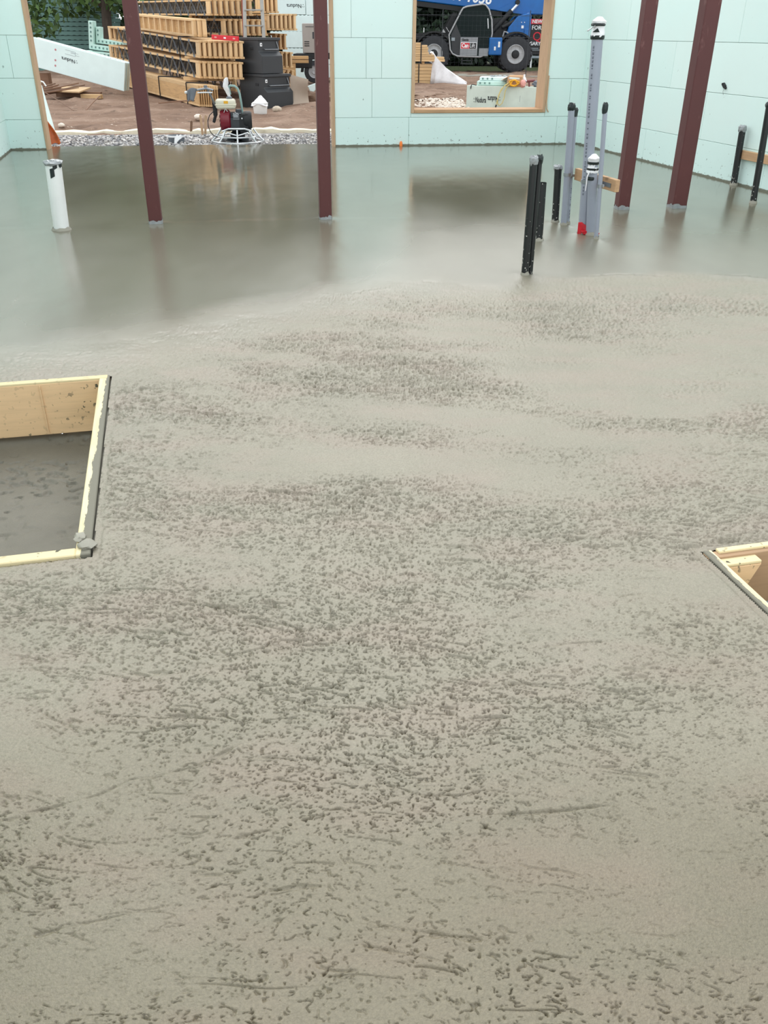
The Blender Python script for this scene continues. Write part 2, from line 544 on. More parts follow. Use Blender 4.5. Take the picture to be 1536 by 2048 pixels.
door_open = (0.456, 4.378, -1.0, 2.10)
win_open = (5.456, 7.425, 0.425, 2.10)
wb = build_wall('wall_back', A, math.atan2(UB.y, UB.x), -WT, LB + WT,
                [[2.5, 5.43, 7.62], [1.4, 4.9, 7.78], [0.2, 4.82, 5.035, 7.4], [1.3, 4.62, 7.72]],
                [door_open, win_open], 'pale mint foam-form wall with a doorway and a window opening')
wr = build_wall('wall_right', B, math.atan2(US.y, US.x), 0.0, 13.5,
                [[1.9, 4.34, 6.78, 9.2, 11.6], [0.7, 3.1, 5.6, 8, 10.4], [2.3, 4.7, 7.1, 9.5, 12], [1.1, 3.5, 5.9, 8.3, 10.7]], [],
                'pale mint foam-form wall behind the two right-hand red columns')
wl = build_wall('wall_left', L0, math.atan2(UL.y, UL.x), 0.0, 13.0,
                [[2.2, 4.6, 7.0, 9.4, 11.9], [1.0, 3.4, 5.8, 8.2, 10.6]], [],
                'pale mint foam-form wall at the far left corner')

# rough lumber bucks lining the openings
def framed(name, label, ua, ub, za, zb, sill, th=0.045, D=WT + 0.03):
    e = bpy.data.objects.new(name, None); C.objects.link(e)
    e.location = A; e.rotation_euler = (0, 0, math.atan2(UB.y, UB.x)); struct(e, label)
    z0 = za if sill else -0.02
    for u in (ua + th / 2, ub - th / 2):
        j = MB().box((0, D / 2 - 0.018, (z0 + zb) / 2), (th, D, zb - z0)).build('jamb', 'buck', e, bevel=0.004)
        j.location = (u, 0, 0)
    MB().box(((ua + ub) / 2, D / 2 - 0.018, zb - th / 2), (ub - ua - 2 * th, D, th)).build('head_board', 'buck_x', e, bevel=0.004)
    if sill:
        MB().box(((ua + ub) / 2, D / 2 - 0.02, za + th / 2), (ub - ua - 2 * th, D, th)).build('sill', 'buck_x', e, bevel=0.004)
    return e
framed('door_1', 'wide doorway lined with rough lumber jambs', *door_open, False, 0.036, 0.22)
w1 = framed('window_1', 'window opening lined with rough lumber bucks', *win_open, True)
# curled vapour strip hanging at the window's lower right corner
m = MB()
m.tube([(7.435, -0.012, 0.9), (7.432, -0.02, 0.7), (7.428, -0.03, 0.56), (7.44, -0.03, 0.47), (7.47, -0.02, 0.43)], 0.008, 6)
m.build('membrane_edge', 'buck', w1, smooth=True)

# ------------------------------------------------------------------ pits in the slab
E1 = Vector((0.971, 0.238, 0)); E2 = Vector((0.238, -0.971, 0))
P1 = Vector((-1.294, 3.813, 0)); P1W, P1L = 1.25, 1.62           # back right corner, width to the left, length to the viewer
P2 = Vector((1.003, 2.290, 0)); P2W, P2L = 0.62, 0.37           # back left corner, width to the right

def in_rect(x, y, o, d1, l1, d2, l2, grow):
    a = (x - o.x) * d1.x + (y - o.y) * d1.y; b = (x - o.x) * d2.x + (y - o.y) * d2.y
    return (a > -grow) & (a < l1 + grow) & (b > -grow) & (b < l2 + grow)

# ------------------------------------------------------------------ wet concrete floor
def floor_mesh():
    # depression angles of the rows: spacing grows with distance
    th = math.radians(29.31)
    py = np.concatenate([np.linspace(2160, 575, 1130), np.linspace(572, 281, 170)])
    phi = th - np.arctan((1024 - py) / 1710.0)
    yy = EYE / np.tan(phi)
    yy[-1] = 14.4
    nc = 940
    s = np.linspace(-1, 1, nc)
    s = 0.62 * s + 0.38 * s ** 3          # finer in the middle of the room
    X = (s[None, :] * (0.72 + 0.425 * yy[:, None])).astype(np.float64)
    Y = np.repeat(yy[:, None], nc, 1)
    # trim to the walls
    d = (X - A.x) * NB.x + (Y - A.y) * NB.y - 0.36
    k = np.clip(d, 0, None); X = X - k * NB.x; Y = Y - k * NB.y
    d = (X - B.x) * NS.x + (Y - B.y) * NS.y - 0.2
    X = X - np.clip(d, 0, None) / NS.x
    d = (X - A.x) * NL.x + (Y - A.y) * NL.y - 0.2
    X = X - np.clip(d, 0, None) / NL.x
    x = X.ravel(); y = Y.ravel()
    # --- where the trowelled finish ends
    bp = np.array([(-6, 3.4), (-2.327, 3.904), (-1.917, 4.082), (-1.474, 4.265), (-1.044, 4.717), (-0.615, 4.908), (-0.375, 5.24), (-0.161, 5.316), (0.026, 5.491), (0.417, 5.592), (0.73, 5.477), (0.925, 5.726), (1.445, 5.824), (2.137, 5.876), (2.542, 5.728), (3.4, 5.626), (7, 5.4)])
    yb = np.interp(x, bp[:, 0], bp[:, 1])
    e = yb - y + (fbm(x * 3, y * 3, 2) - 0.5) * 0.35
    rough = sst(-0.10, 0.14, e)            # 0 trowelled, 1 bull-floated
    tear = sst(0.0, 1.1, e)
    # --- bull-floated texture: torn pits and drag lines
    wx = (fbm(x * 1.7, y * 1.7, 5) - 0.5); wy = (fbm(x * 1.3 + 9, y * 1.9, 6) - 0.5)
    ang = wx * 0.9 - 0.10 + 0.12 * np.clip(x, -1, 1)
    u = x + wy * 0.10; v = y + wx * 0.22 + x * 0.12
    band = fbm(u * 0.9 + 4, v * 3.2, 8, 3)
    band2 = fbm(u * 2.3, v * 5.5 + 3, 12, 3)
    dens = np.clip(0.24 + 2.3 * (0.62 * band + 0.38 * band2 - 0.40), 0.04, 1.0) * (0.15 + 0.85 * tear)
    h = (fbm(x * 2.0, y * 2.4, 20) - 0.5) * 0.012 * rough
    h += (fbm(u * 5, v * 9, 23) - 0.5) * 0.006 * rough
    h += (fbm(u * 60, v * 75, 26, 2) - 0.5) * 0.0016 * rough * (0.3 + dens)
    # torn strokes: short stretches of the level lines of a stretched noise field, widened where the rows are far apart
    rs = np.repeat(np.gradient(yy)[:, None], nc, 1).ravel()
    def tears(su, sv, o, lim, wid, depth, k):
        nonlocal h
        n = fbm(u / su, v / sv, o, 2)
        mk = fbm(u / (su * 0.62) + 5, v / (sv * 0.9), o + 9, 2)
        w = np.maximum(wid, 0.16 * rs / sv)
        ln = np.exp(-((n - 0.52) / w) ** 2) * sst(lim, lim + 0.07, mk + 0.20 * (dens - 0.5))
        h -= ln * depth * (1 + 0.45 * sst(1.9, 4.0, y)) * rough * np.clip(dens * k, 0.2, 1)
        h += sst(0.52, 0.60, n) * sst(lim - 0.05, lim + 0.1, mk) * depth * 0.22 * rough * dens
    tears(0.023, 0.0112, 31, 0.575, 0.034, 0.0085, 1.7)
    tears(0.014, 0.0080, 36, 0.57, 0.05, 0.0068, 1.7)
    tears(0.150, 0.022, 46, 0.60, 0.018, 0.009, 1.3)
    # pinholes
    n2 = vn(u / 0.0085 + 7, v / 0.0080, 57)
    h -= sst(0.90, 0.96, n2 + 0.06 * (dens - 0.5)) * 0.006 * rough * np.clip(dens * 1.6, 0.3, 1)
    # --- trowelled part: almost flat, faint screed steps
    h += (fbm(x * 1.2, y * 0.8, 50) - 0.5) * 0.004 * (1 - rough)
    h += (fbm(x * 9, y * 5, 53, 2) - 0.5) * 0.0009 * (1 - rough)
    def pd(pts, reach):
        """points near a polyline: index, distance, side"""
        q = np.array(pts)
        ix = np.nonzero((x > q[:, 0].min() - reach) & (x < q[:, 0].max() + reach) & (y > q[:, 1].min() - reach) & (y < q[:, 1].max() + reach))[0]
        xx, yy_ = x[ix], y[ix]
        best = np.full(xx.shape, 9.0); side = np.zeros_like(best)
        for (ax, ay), (bx, by) in zip(pts[:-1], pts[1:]):
            dx, dy = bx - ax, by - ay
            t = np.clip(((xx - ax) * dx + (yy_ - ay) * dy) / (dx * dx + dy * dy), 0, 1)
            dd = np.hypot(xx - ax - t * dx, yy_ - ay - t * dy)
            sg = np.sign((xx - ax) * dy - (yy_ - ay) * dx)
            m = dd < best
            best = np.where(m, dd, best); side = np.where(m, sg, side)
        return ix, xx, yy_, best, side
    def crack(pts, w, a, lip=0.0, wob=0.02):
        ix, xx, yy_, d, sd = pd(pts, w * 18 + 0.03)
        d = d + (fbm(xx * 25, yy_ * 25, 60, 2) - 0.5) * wob
        h[ix] -= a * np.exp(-(d / w) ** 2) * (0.35 + 0.65 * sst(0.35, 0.6, fbm(xx * 18, yy_ * 18, 63, 2)))
        if lip: h[ix] += lip * np.exp(-(d / (w * 5)) ** 2) * (sd > 0)
    for pts in ([(-0.764, 1.221), (-0.675, 1.261), (-0.599, 1.289), (-0.546, 1.331), (-0.475, 1.349), (-0.403, 1.377), (-0.344, 1.423)],
                [(-0.617, 0.967), (-0.555, 0.986), (-0.47, 1.007)],
                [(-0.42, 1.75), (-0.30, 1.80), (-0.15, 1.81)], [(0.2, 1.24), (0.33, 1.25), (0.48, 1.27)],
                [(0.154, 1.853), (0.267, 1.899), (0.382, 1.936)], [(0.387, 1.781), (0.485, 1.814), (0.581, 1.826)],
                [(-0.027, 0.951), (0.035, 0.938), (0.122, 0.92)], [(-0.019, 0.991), (0.054, 0.979), (0.179, 0.963)]):
        crack(pts, 0.004, 0.006, 0.003, 0.016)
    crack([(0.545, 2.324), (0.669, 2.382), (0.774, 2.416), (0.861, 2.376), (0.957, 2.316)], 0.006, 0.008, 0.004)
    crack([(0.957, 2.316), (1.081, 2.355), (1.246, 2.382), (1.7, 2.46)], 0.010, 0.012, 0.0, 0.02)
    crack([(1.369, 5.781), (1.55, 5.842), (1.718, 5.834), (1.911, 5.8)], 0.015, 0.012, 0.01)
    crack([(2.265, 5.853), (2.432, 5.845), (2.558, 5.768)], 0.012, 0.008, 0.006)
    crack([(-0.21, 5.31), (-0.1, 5.40), (0.03, 5.47)], 0.012, 0.005, 0.002)
    crack([(0.25, 5.62), (0.33, 5.60), (0.41, 5.61)], 0.012, 0.005, 0.0)
    def step(pts, a, w):
        ix, xx, yy_, d, sd = pd(pts, 1.4)
        h[ix] += a * 0.3 * np.exp(-d / w) * np.tanh(d / 0.05) * sd
    step([(-3.541, 7.159), (-2.41, 7.31), (-1.94, 7.458), (-1.261, 7.642), (-0.536, 7.742), (-0.057, 7.787)], 0.004, 0.25)
    step([(-0.79, 6.498), (-0.547, 5.824), (-0.415, 5.379), (-0.284, 5.266)], -0.002, 0.2)
    step([(-0.451, 7.051), (-0.264, 6.354), (-0.088, 5.639), (-0.006, 5.477)], -0.002, 0.2)
    step([(0.209, 7.939), (0.382, 6.896), (0.507, 5.931)], -0.0015, 0.2)
    step([(-2.505, 6.967), (-2.355, 5.972), (-2.239, 5.204)], 0.002, 0.2)
    # concrete heaped a little against posts and pipes
    for (px, py_) in ((-1.94, 7.458), (-0.53, 7.719), (2.186, 8.329), (2.729, 8.433), (0.94, 5.80), (1.19, 6.9), (1.45, 7.65), (1.52, 7.53), (1.6, 7.18), (1.66, 6.97)):
        d = np.hypot(x - px, y - py_)
        h += 0.006 * np.exp(-(d / 0.09) ** 2) * (0.5 + vn(x * 30, y * 30, 70))
    # keep the edges by the pits level
    for o, d1, l1, l2 in ((P1, -E1, P1W, P1L), (P2, E1, P2W, P2L)):
        near = in_rect(x, y, o, d1, l1, E2, l2, 0.03)
        h = np.where(near, np.minimum(h, 0.001) * 0.5 - 0.002, h)
    z = h
    # gloss of the finish
    g = 0.115 + 0.12 * (fbm(x * 1.1 + 3, y * 0.55, 80) - 0.35)
    g += (0.10 + 0.16 * sst(-0.3, 0.5, x)) * sst(9.3, 5.8, y + 0.8 * (fbm(x * 1.5, y * 1.5, 86) - 0.5))
    wide = sst(1.4, -0.4, x)                      # the finish fades out slowly on the left, ends at a lip on the right
    rough_c = sst(-0.16 - 0.35 * wide, 0.2 + 0.55 * wide, e + 0.3 * (fbm(x * 2.2, y * 1.4, 97) - 0.5))
    gl = np.clip(g, 0.07, 0.7) * (1 - rough_c) + (0.38 + 0.10 * fbm(x * 2, y * 3, 88)) * rough_c
    nr = len(yy)
    idx = np.arange(nr * nc).reshape(nr, nc)
    q = np.stack([idx[:-1, :-1], idx[:-1, 1:], idx[1:, 1:], idx[1:, :-1]], -1).reshape(-1, 4)
    cx = x[q].mean(1); cy = y[q].mean(1)
    kill = in_rect(cx, cy, P1, -E1, P1W, E2, P1L, 0.007) | in_rect(cx, cy, P2, E1, P2W, E2, P2L, 0.004)
    # quads folded flat by the trimming
    ar = np.abs((x[q[:, 2]] - x[q[:, 0]]) * (y[q[:, 3]] - y[q[:, 1]]) - (x[q[:, 3]] - x[q[:, 1]]) * (y[q[:, 2]] - y[q[:, 0]]))
    q = q[(~kill) & (ar > 1e-9)]
    me = bpy.data.meshes.new('floor')
    me.vertices.add(nr * nc)
    me.vertices.foreach_set('co', np.stack([x, y, z], -1).astype(np.float32).ravel())
    me.loops.add(q.size); me.loops.foreach_set('vertex_index', q.astype(np.int32).ravel())
    me.polygons.add(len(q))
    me.polygons.foreach_set('loop_start', np.arange(0, q.size, 4, dtype=np.int32))
    me.polygons.foreach_set('loop_total', np.full(len(q), 4, dtype=np.int32))
    me.update(calc_edges=True)
    me.polygons.foreach_set('use_smooth', np.ones(len(q), dtype=bool))
    at = me.attributes.new('gloss', 'FLOAT', 'POINT'); at.data.foreach_set('value', gl.astype(np.float32))
    near_shade = sst(2.3, 0.75, y + (fbm(x * 2, y * 2, 95) - 0.5) * 0.9)  # falloff of the shade painted into the floor towards the viewer
    at = me.attributes.new('near_shade', 'FLOAT', 'POINT'); at.data.foreach_set('value', near_shade.astype(np.float32))
    at = me.attributes.new('floated', 'FLOAT', 'POINT'); at.data.foreach_set('value', rough_c.astype(np.float32))
    return me

def floor_mat():
    t = NT('fresh_concrete')
    v = t.coords()
    ga = t.n('ShaderNodeAttribute', attribute_name='gloss').outputs['Fac']
    fa = t.n('ShaderNodeAttribute', attribute_name='floated').outputs['Fac']
    f = t.noise(v, 1.6, 6, 0.6)
    floated = t.ramp(f, [(0.3, srgb(121, 117, 100)), (0.7, srgb(136, 130, 113))])
    tint = t.noise(t.coords((1, 2.2, 1)), 2.3, 3)
    floated = t.mix(t.ramp(tint, [(0.45, (0, 0, 0)), (0.65, (1, 1, 1))]), floated, srgb(135, 124, 109))
    fine = t.noise(v, 160, 3)
    floated = t.mix(0.25, floated, t.ramp(fine, [(0.35, srgb(98, 94, 80)), (0.65, srgb(158, 152, 134))]))
    trow = t.ramp(t.noise(t.coords((0.8, 0.35, 1)), 2.5, 5), [(0.3, srgb(100, 97, 82)), (0.7, srgb(112, 109, 94))])
    da = t.n('ShaderNodeAttribute', attribute_name='near_shade').outputs['Fac']     # shade by the viewer's feet, painted in as a darker, browner tone
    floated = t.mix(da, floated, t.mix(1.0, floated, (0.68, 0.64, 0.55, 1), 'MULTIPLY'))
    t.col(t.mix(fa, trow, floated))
    t.rough(ga)
    t.l(t.fmix(fa, 1.95, 1.60), t.b.inputs['IOR'])      # thin film of bleed water on the trowelled part
    hb = t.math('MULTIPLY', t.noise(v, 260, 3, 0.6), fa)
    t.bump(hb, 0.5, 0.004)
    return t.m
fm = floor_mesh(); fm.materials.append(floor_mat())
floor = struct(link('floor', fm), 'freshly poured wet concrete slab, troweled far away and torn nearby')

# slab body under the finish, split around the pits
def slab_base():
    m = MB()
    z = -0.02
    def quad(pts): m.add([Vector((p.x, p.y, z)) for p in pts], [tuple(range(len(pts)))])
    # strips in the pit-1 axes (E1, E2) for the part left of x~0.2, then pit 2
    def pt(o, a, b): return o + E1 * a + E2 * b
    o = P1
    quad([pt(o, -4.5, -9.3), pt(o, 6.0, -9.3), pt(o, 6.0, -0.0), pt(o, -4.5, 0.0)])
    quad([pt(o, -4.5, 0), pt(o, -P1W, 0), pt(o, -P1W, P1L), pt(o, -4.5, P1L)])
    # between the pits
    a2 = (P2 - o).dot(E1); b2 = (P2 - o).dot(E2)
    quad([pt(o, 0, 0), pt(o, a2, 0), pt(o, a2, P1L), pt(o, 0, P1L)])
    quad([pt(o, a2, 0), pt(o, 6.0, 0), pt(o, 6.0, b2), pt(o, a2, b2)])
    quad([pt(o, a2 + P2W, b2), pt(o, 6.0, b2), pt(o, 6.0, b2 + P2L), pt(o, a2 + P2W, b2 + P2L)])
    quad([pt(o, a2, P1L), pt(o, a2, b2 + P2L), pt(o, -4.5, b2 + P2L), pt(o, -4.5, P1L)])
    quad([pt(o, -4.5, b2 + P2L), pt(o, 6.0, b2 + P2L), pt(o, 6.0, 6.5), pt(o, -4.5, 6.5)])
    return m.build('slab_base', 'conc')
struct(slab_base(), 'grey concrete body of the slab')

# ------------------------------------------------------------------ left pit formwork
ANG = math.atan2(E1.y, E1.x)
def local(o, a, b, z=0.0):
    p = o + E1 * a + E2 * b
    return (p.x, p.y, z)

f1 = thing('formwork', 'wooden box form around the sunken pit at the left edge', 'formwork', (P1.x, P1.y, 0), ANG)
# local axes: x = E1 (right), y = -E2 (away)
bt = 0.045
b = MB().box((-P1W / 2, -bt / 2, -0.125), (P1W, bt, 0.25)).build('board', 'form', f1, bevel=0.002)
b = MB().box((-P1W / 2 - 0.0, -bt / 2, 0.004), (P1W - 0.02, bt * 0.9, 0.010)).build('board_edge', 'pale_top', f1, bevel=0.002)
# plank butting the back board near the corner
MB().box((-0.31, -bt - 0.004, -0.122), (0.005, 0.006, 0.23)).build('joint_batten', 'form', f1)
MB().box((-0.034, -bt - 0.012, -0.12), (0.03, 0.022, 0.235)).build('corner_cleat', 'form', f1, bevel=0.002)
rb = MB().box((0, 0, -0.12), (P1L, bt, 0.25)).build('board', 'skim', f1, bevel=0.003)
rb.location = (-bt / 2, -P1L / 2, 0.002); rb.rotation_euler = (0, 0, math.radians(90))
rb.rotation_euler = (0, 0, math.radians(-90))
nb = MB().box((-P1W / 2 - 0.02, -P1L + bt / 2, -0.118), (P1W - 0.05, bt, 0.25)).build('board', 'pale_top', f1, bevel=0.003)
m = MB().rock((-0.035, -P1L + 0.10, 0.012), (0.02, 0.028, 0.012), 0.3)
m.rock((-0.012, -P1L + 0.05, 0.010), (0.028, 0.03, 0.012), 0.3)
m.build('cement_crumb', 'conc', f1, smooth=True)

def pit_floor(name, o, d1, l1, l2, z, mat, label, amp=0.004, n=150):
    me_v = []; fs = []
    a = np.linspace(0, l1, n); bb = np.linspace(0, l2, n)
    AA, BB = np.meshgrid(a, bb)
    px = o.x + d1.x * AA + E2.x * BB; py_ = o.y + d1.y * AA + E2.y * BB
    hh = z + (fbm(px * 4, py_ * 4, 3) - 0.5) * amp * 3
    n1 = fbm(px / 0.034, py_ / 0.022, 33, 2)
    hh = hh - sst(0.58, 0.74, n1) * amp * 2.0 * sst(0.35, 0.6, fbm(px * 3, py_ * 5, 91))
    # a lip of slumped concrete under the back board
    hh = hh + 0.03 * np.exp(-(BB / 0.055) ** 2) if amp > 0.001 else hh
    idx = np.arange(n * n).reshape(n, n)
    q = np.stack([idx[:-1, :-1], idx[:-1, 1:], idx[1:, 1:], idx[1:, :-1]], -1).reshape(-1, 4)
    me = bpy.data.meshes.new(name)
    me.from_pydata(np.stack([px.ravel(), py_.ravel(), hh.ravel()], -1).tolist(), [], q.tolist())
    me.materials.append(M[mat])
    ob = link(name, me, None, True)
    return struct(ob, label)
M['pit'] = simple('pit_concrete', srgb(106, 102, 91), 0.6, 0.1, 5, bump=0.25, bscale=180)
pit_floor('pit_floor', P1, -E1, P1W, P1L, -0.29, 'pit', 'rough wet concrete at the bottom of the left pit', 0.005, 190)
# ------------------------------------------------------------------ right pit formwork
f2 = thing('formwork', 'small wooden box form around the sunken opening at the right edge', 'formwork', (P2.x, P2.y, 0), ANG)
MB().box((P2W / 2, -bt / 2, -0.11), (P2W, bt * 0.8, 0.22)).build('board', 'form_dark', f2, bevel=0.002)
MB().box((P2W / 2 + 0.02, -0.012, 0.004), (P2W - 0.05, 0.022, 0.010)).build('board_edge', 'pale_top', f2, bevel=0.002)
rb = MB().box((0, 0, -0.105), (P2L, 0.030, 0.22)).build('board', 'skim', f2, bevel=0.003)
rb.location = (0.016, -P2L / 2, -0.001); rb.rotation_euler = (0, 0, math.radians(90))
MB().box((P2W / 2, -P2L + bt / 2, -0.105), (P2W - 0.03, bt, 0.22)).build('board', 'pale_top', f2, bevel=0.003)
g = MB().prism([(0.03, -0.022, -0.018), (0.165, -0.022, -0.018), (0.10, -0.022, -0.17), (0.08, -0.022, -0.175), (0.03, -0.022, -0.09)], (0, -0.055, 0)).build('gusset', 'form', f2, bevel=0.002)
MB().box((0.0975, -0.05, -0.012), (0.133, 0.052, 0.010)).build('gusset_top', 'pale_top', f2, bevel=0.002)
M['pit2'] = simple('blue_grey_board', srgb(150, 162, 166), 0.6, 0.05, 5)
pit_floor('pit_floor', P2, E1, P2W, P2L, -0.20, 'pit2', 'blue-grey bottom of the small right opening', 0.0004, 20)

# ================================================================== POSTS AND PIPES
def column(x, y, w, label, height=3.1):
    t = thing('steel_column', label, 'column', (x, y, 0), math.radians(9.5), 'red steel columns')
    MB().box((0, 0, height / 2 - 0.02), (w, w, height + 0.04)).build('shaft', 'red', t, bevel=w * 0.09, seg=3)
    # mortar-grey wrap at the foot, ragged
    m = MB()
    r = w * 0.53
    n = 28
    ring = []
    for k in range(n):
        a = 2 * math.pi * k / n
        s = 1 / max(abs(math.cos(a)), abs(math.sin(a)))
        s = min(s, 1.28)
        ring.append((r * s * math.cos(a), r * s * math.sin(a)))
    vs = [(p[0], p[1], -0.02) for p in ring] + [(p[0], p[1], random.uniform(0.022, 0.045)) for p in ring]
    fs = [(k, (k + 1) % n, n + (k + 1) % n, n + k) for k in range(n)]
    m.add(vs, fs)
    m.build('foot_wrap', 'tape_grey', t, smooth=True)['label'] = 'ragged grey wrap at the foot'
    return t
column(-1.94, 7.46, 0.107, 'leftmost red steel column, beside the white pipe')
column(-0.53, 7.72, 0.103, 'red steel column before the right jamb of the doorway')
column(2.186, 8.33, 0.110, 'red steel column next to the grey conduits')
column(2.729, 8.44, 0.140, 'wide rightmost red steel column near the right wall')


def pipe(name, label, cat, base, top, r, mat, group=None, wall=0.004, n=20):
    b_, t_ = Vector(base), Vector(top)
    t = thing(name, label, cat, (b_.x, b_.y, 0), 0, group)
    d = t_ - Vector((b_.x, b_.y, 0))
    m = MB()
    m.tube([Vector((0, 0, -0.03)), d * 0.25, d * 0.5, d * 0.75, d], r, n, cap=False)
    m.tube([d, d * 0.9], r - wall, n, cap=False)
    # rim
    o = len(m.v)
    ax = d.normalized()
    m.build('tube', mat, t, smooth=True)
    return t, d

def cap_tape(t, d, r, h, mat, ragged=0.02, name='tape_cap', flare=1.0, seed=0):
    """crumpled tape folded over the open end"""
    rnd = random.Random(seed)
    n = 16
    vs = []
    prof = [(1.06, -h), (1.10 * flare, -h * 0.5), (1.08 * flare, 0.0), (0.75 * flare, 0.012), (0.05, 0.006)]
    for i, (k, z) in enumerate(prof):
        for j in range(n):
            a = 2 * math.pi * j / n
            rr = r * k * (1 + rnd.uniform(-0.06, 0.10))
            zz = z + (rnd.uniform(-ragged, ragged) if i in (0,) else rnd.uniform(-0.005, 0.008))
            vs.append((d.x + rr * math.cos(a), d.y + rr * math.sin(a), d.z + zz))
    fs = [(i * n + j, i * n + (j + 1) % n, (i + 1) * n + (j + 1) % n, (i + 1) * n + j) for i in range(len(prof) - 1) for j in range(n)]
    fs.append(tuple((len(prof) - 1) * n + j for j in range(n)))
    return MB().add(vs, fs).build(name, mat, t)

def foot_ring(t, r, seed, mat='conc'):
    rnd = random.Random(seed)
    n = 18
    vs = []
    for k, z in ((1.28, -0.012), (1.22, 0.006), (1.03, 0.02)):
        for j in range(n):
            a = 2 * math.pi * j / n
            vs.append((r * k * math.cos(a) * rnd.uniform(0.97, 1.08), r * k * math.sin(a) * rnd.uniform(0.97, 1.08), z + (rnd.uniform(-0.004, 0.012) if z > 0.01 else 0)))
    fs = [(i * n + j, i * n + (j + 1) % n, (i + 1) * n + (j + 1) % n, (i + 1) * n + j) for i in range(2) for j in range(n)]
    return MB().add(vs, fs).build('cement_foot', mat, t, smooth=True)

# white pipe
t, d = pipe('white_pipe', 'thick white plastic pipe with torn tape at its top', 'pipe', (-2.636, 7.16, 0), (-2.613, 7.16, 0.515), 0.061, 'white_pvc')
cap_tape(t, d, 0.062, 0.02, 'tape_grey', 0.006, 'tape_cap', 1.05, 3)['label'] = 'crumpled grey tape over the pipe mouth'
m = MB()
n = 6
for (a0, z0, a1, z1) in ((-1.75, 0.40, -1.2, 0.47), (-1.35, 0.46, -0.8, 0.50)):
    vs = []
    for i in range(n):
        for j in range(2):
            a = a0 + (a1 - a0) * i / (n - 1) ; z = (z0 + 0.02 * i / n, z1 + 0.012 * i / n)[j]
            vs.append((0.0635 * math.cos(a) + d.x * z / d.z, 0.0635 * math.sin(a), z))
    m.add(vs, [(2 * i, 2 * i + 2, 2 * i + 3, 2 * i + 1) for i in range(n - 1)])
m.build('tape_patch', 'tape_black', t)
m = MB().rock((d.x + 0.06, -0.02, 0.495), (0.012, 0.012, 0.02), 0.3); m.build('tape_tail', 'tape_black', t)
foot_ring(t, 0.061, 5)

# black pipes by the conduits
G = 'black pipes beside the conduits'
t, d = pipe('black_pipe', 'tall front black pipe with white scratches and grey taped mouth', 'pipe', (0.932, 5.79, 0), (0.926, 5.79, 0.735), 0.0245, 'abs', G)
cap_tape(t, d, 0.0245, 0.04, 'tape_grey', 0.01, 'tape_cap', 1.05, 8); foot_ring(t, 0.0245, 9)
t, d = pipe('black_pipe', 'thin black pipe touching the tall front pipe', 'pipe', (0.972, 5.83, 0), (0.968, 5.83, 0.735), 0.0185, 'abs', G)
cap_tape(t, d, 0.0185, 0.03, 'tape_black', 0.012, 'tape_cap', 1.2, 10)
t, d = pipe('black_pipe', 'short thick black pipe close behind the tall front one', 'pipe', (1.189, 6.90, 0), (1.178, 6.90, 0.43), 0.037, 'abs', G)
foot_ring(t, 0.037, 11)
t, d = pipe('black_pipe', 'short black pipe with ragged silver tape beside the grey conduits', 'pipe', (1.452, 7.65, 0), (1.432, 7.65, 0.45), 0.030, 'abs', G)
cap_tape(t, d, 0.0305, 0.03, 'tape_grey', 0.02, 'tape_cap', 1.18, 13); foot_ring(t, 0.03, 12)
# black pipes by the right wall
G = 'black pipes by the right wall'
t, d = pipe('black_pipe', 'short black pipe standing tight against the right wall', 'pipe', (3.765, 9.85, 0), (3.745, 9.85, 0.58), 0.034, 'abs', G)
cap_tape(t, d, 0.034, 0.045, 'tape_grey', 0.015, 'tape_cap', 1.12, 14); foot_ring(t, 0.034, 15)
t, d = pipe('black_pipe', 'tall black pipe at the right edge, in front of the wall board', 'pipe', (3.555, 8.716, 0), (3.52, 8.72, 0.87), 0.030, 'abs', G)
cap_tape(t, d, 0.030, 0.03, 'tape_black', 0.01, 'tape_cap', 1.1, 16); foot_ring(t, 0.03, 17)

# grey conduits
def clamp(t, d, r, z):
    c = d * (z / d.z)
    m = MB()
    m.lathe([(r * 1.02, -0.012), (r * 1.16, -0.012), (r * 1.16, 0.012), (r * 1.02, 0.012)], (c.x, c.y, z), 20)
    m.box((c.x + r * 1.2, c.y, z), (0.02, 0.016, 0.02))
    m.build('clamp', 'steel', t, smooth=True)
def print_line(t, d, r, z0, z1, ang, blocks):
    """rows of small stamped characters running up the conduit"""
    m = MB()
    z = z0
    rnd = random.Random(int(z0 * 100))
    while z < z1:
        l = rnd.choice((0.008, 0.012, 0.018))
        c = d * (z / d.z)
        vs = []
        for zz in (z, z + l):
            for a in (ang - 0.16, ang + 0.16):
                vs.append((c.x + (r + 0.0008) * math.cos(a), c.y + (r + 0.0008) * math.sin(a), zz))
        m.add(vs, [(0, 1, 3, 2)])
        z += l + rnd.choice((0.006, 0.008, 0.03))
    m.build('stamped_print', 'grey_print', t)['kind'] = 'stuff'
G = 'grey plastic conduits'
t, d = pipe('conduit', 'left grey conduit of the touching pair, the taller one', 'conduit', (1.505, 7.53, 0), (1.468, 7.53, 0.925), 0.0255, 'grey_pvc', G)
cap_tape(t, d, 0.0255, 0.04, 'tape_black', 0.006, 'tape_cap', 1.1, 20); clamp(t, d, 0.0255, 0.405); foot_ring(t, 0.0255, 21)
t, d = pipe('conduit', 'right grey conduit of the touching pair, the lower one', 'conduit', (1.540, 7.592, 0), (1.505, 7.592, 0.885), 0.0255, 'grey_pvc', G)
cap_tape(t, d, 0.0255, 0.05, 'tape_black', 0.006, 'tape_cap', 1.1, 22); clamp(t, d, 0.0255, 0.39); foot_ring(t, 0.0255, 23)
print_line(t, d, 0.0255, 0.05, 0.3, -0.9, 1)
t, d = pipe('conduit', 'tallest grey conduit, its top bundled in white cloth and tape', 'conduit', (1.604, 7.20, 0), (1.540, 7.20, 1.40), 0.0415, 'grey_pvc', G, n=24)
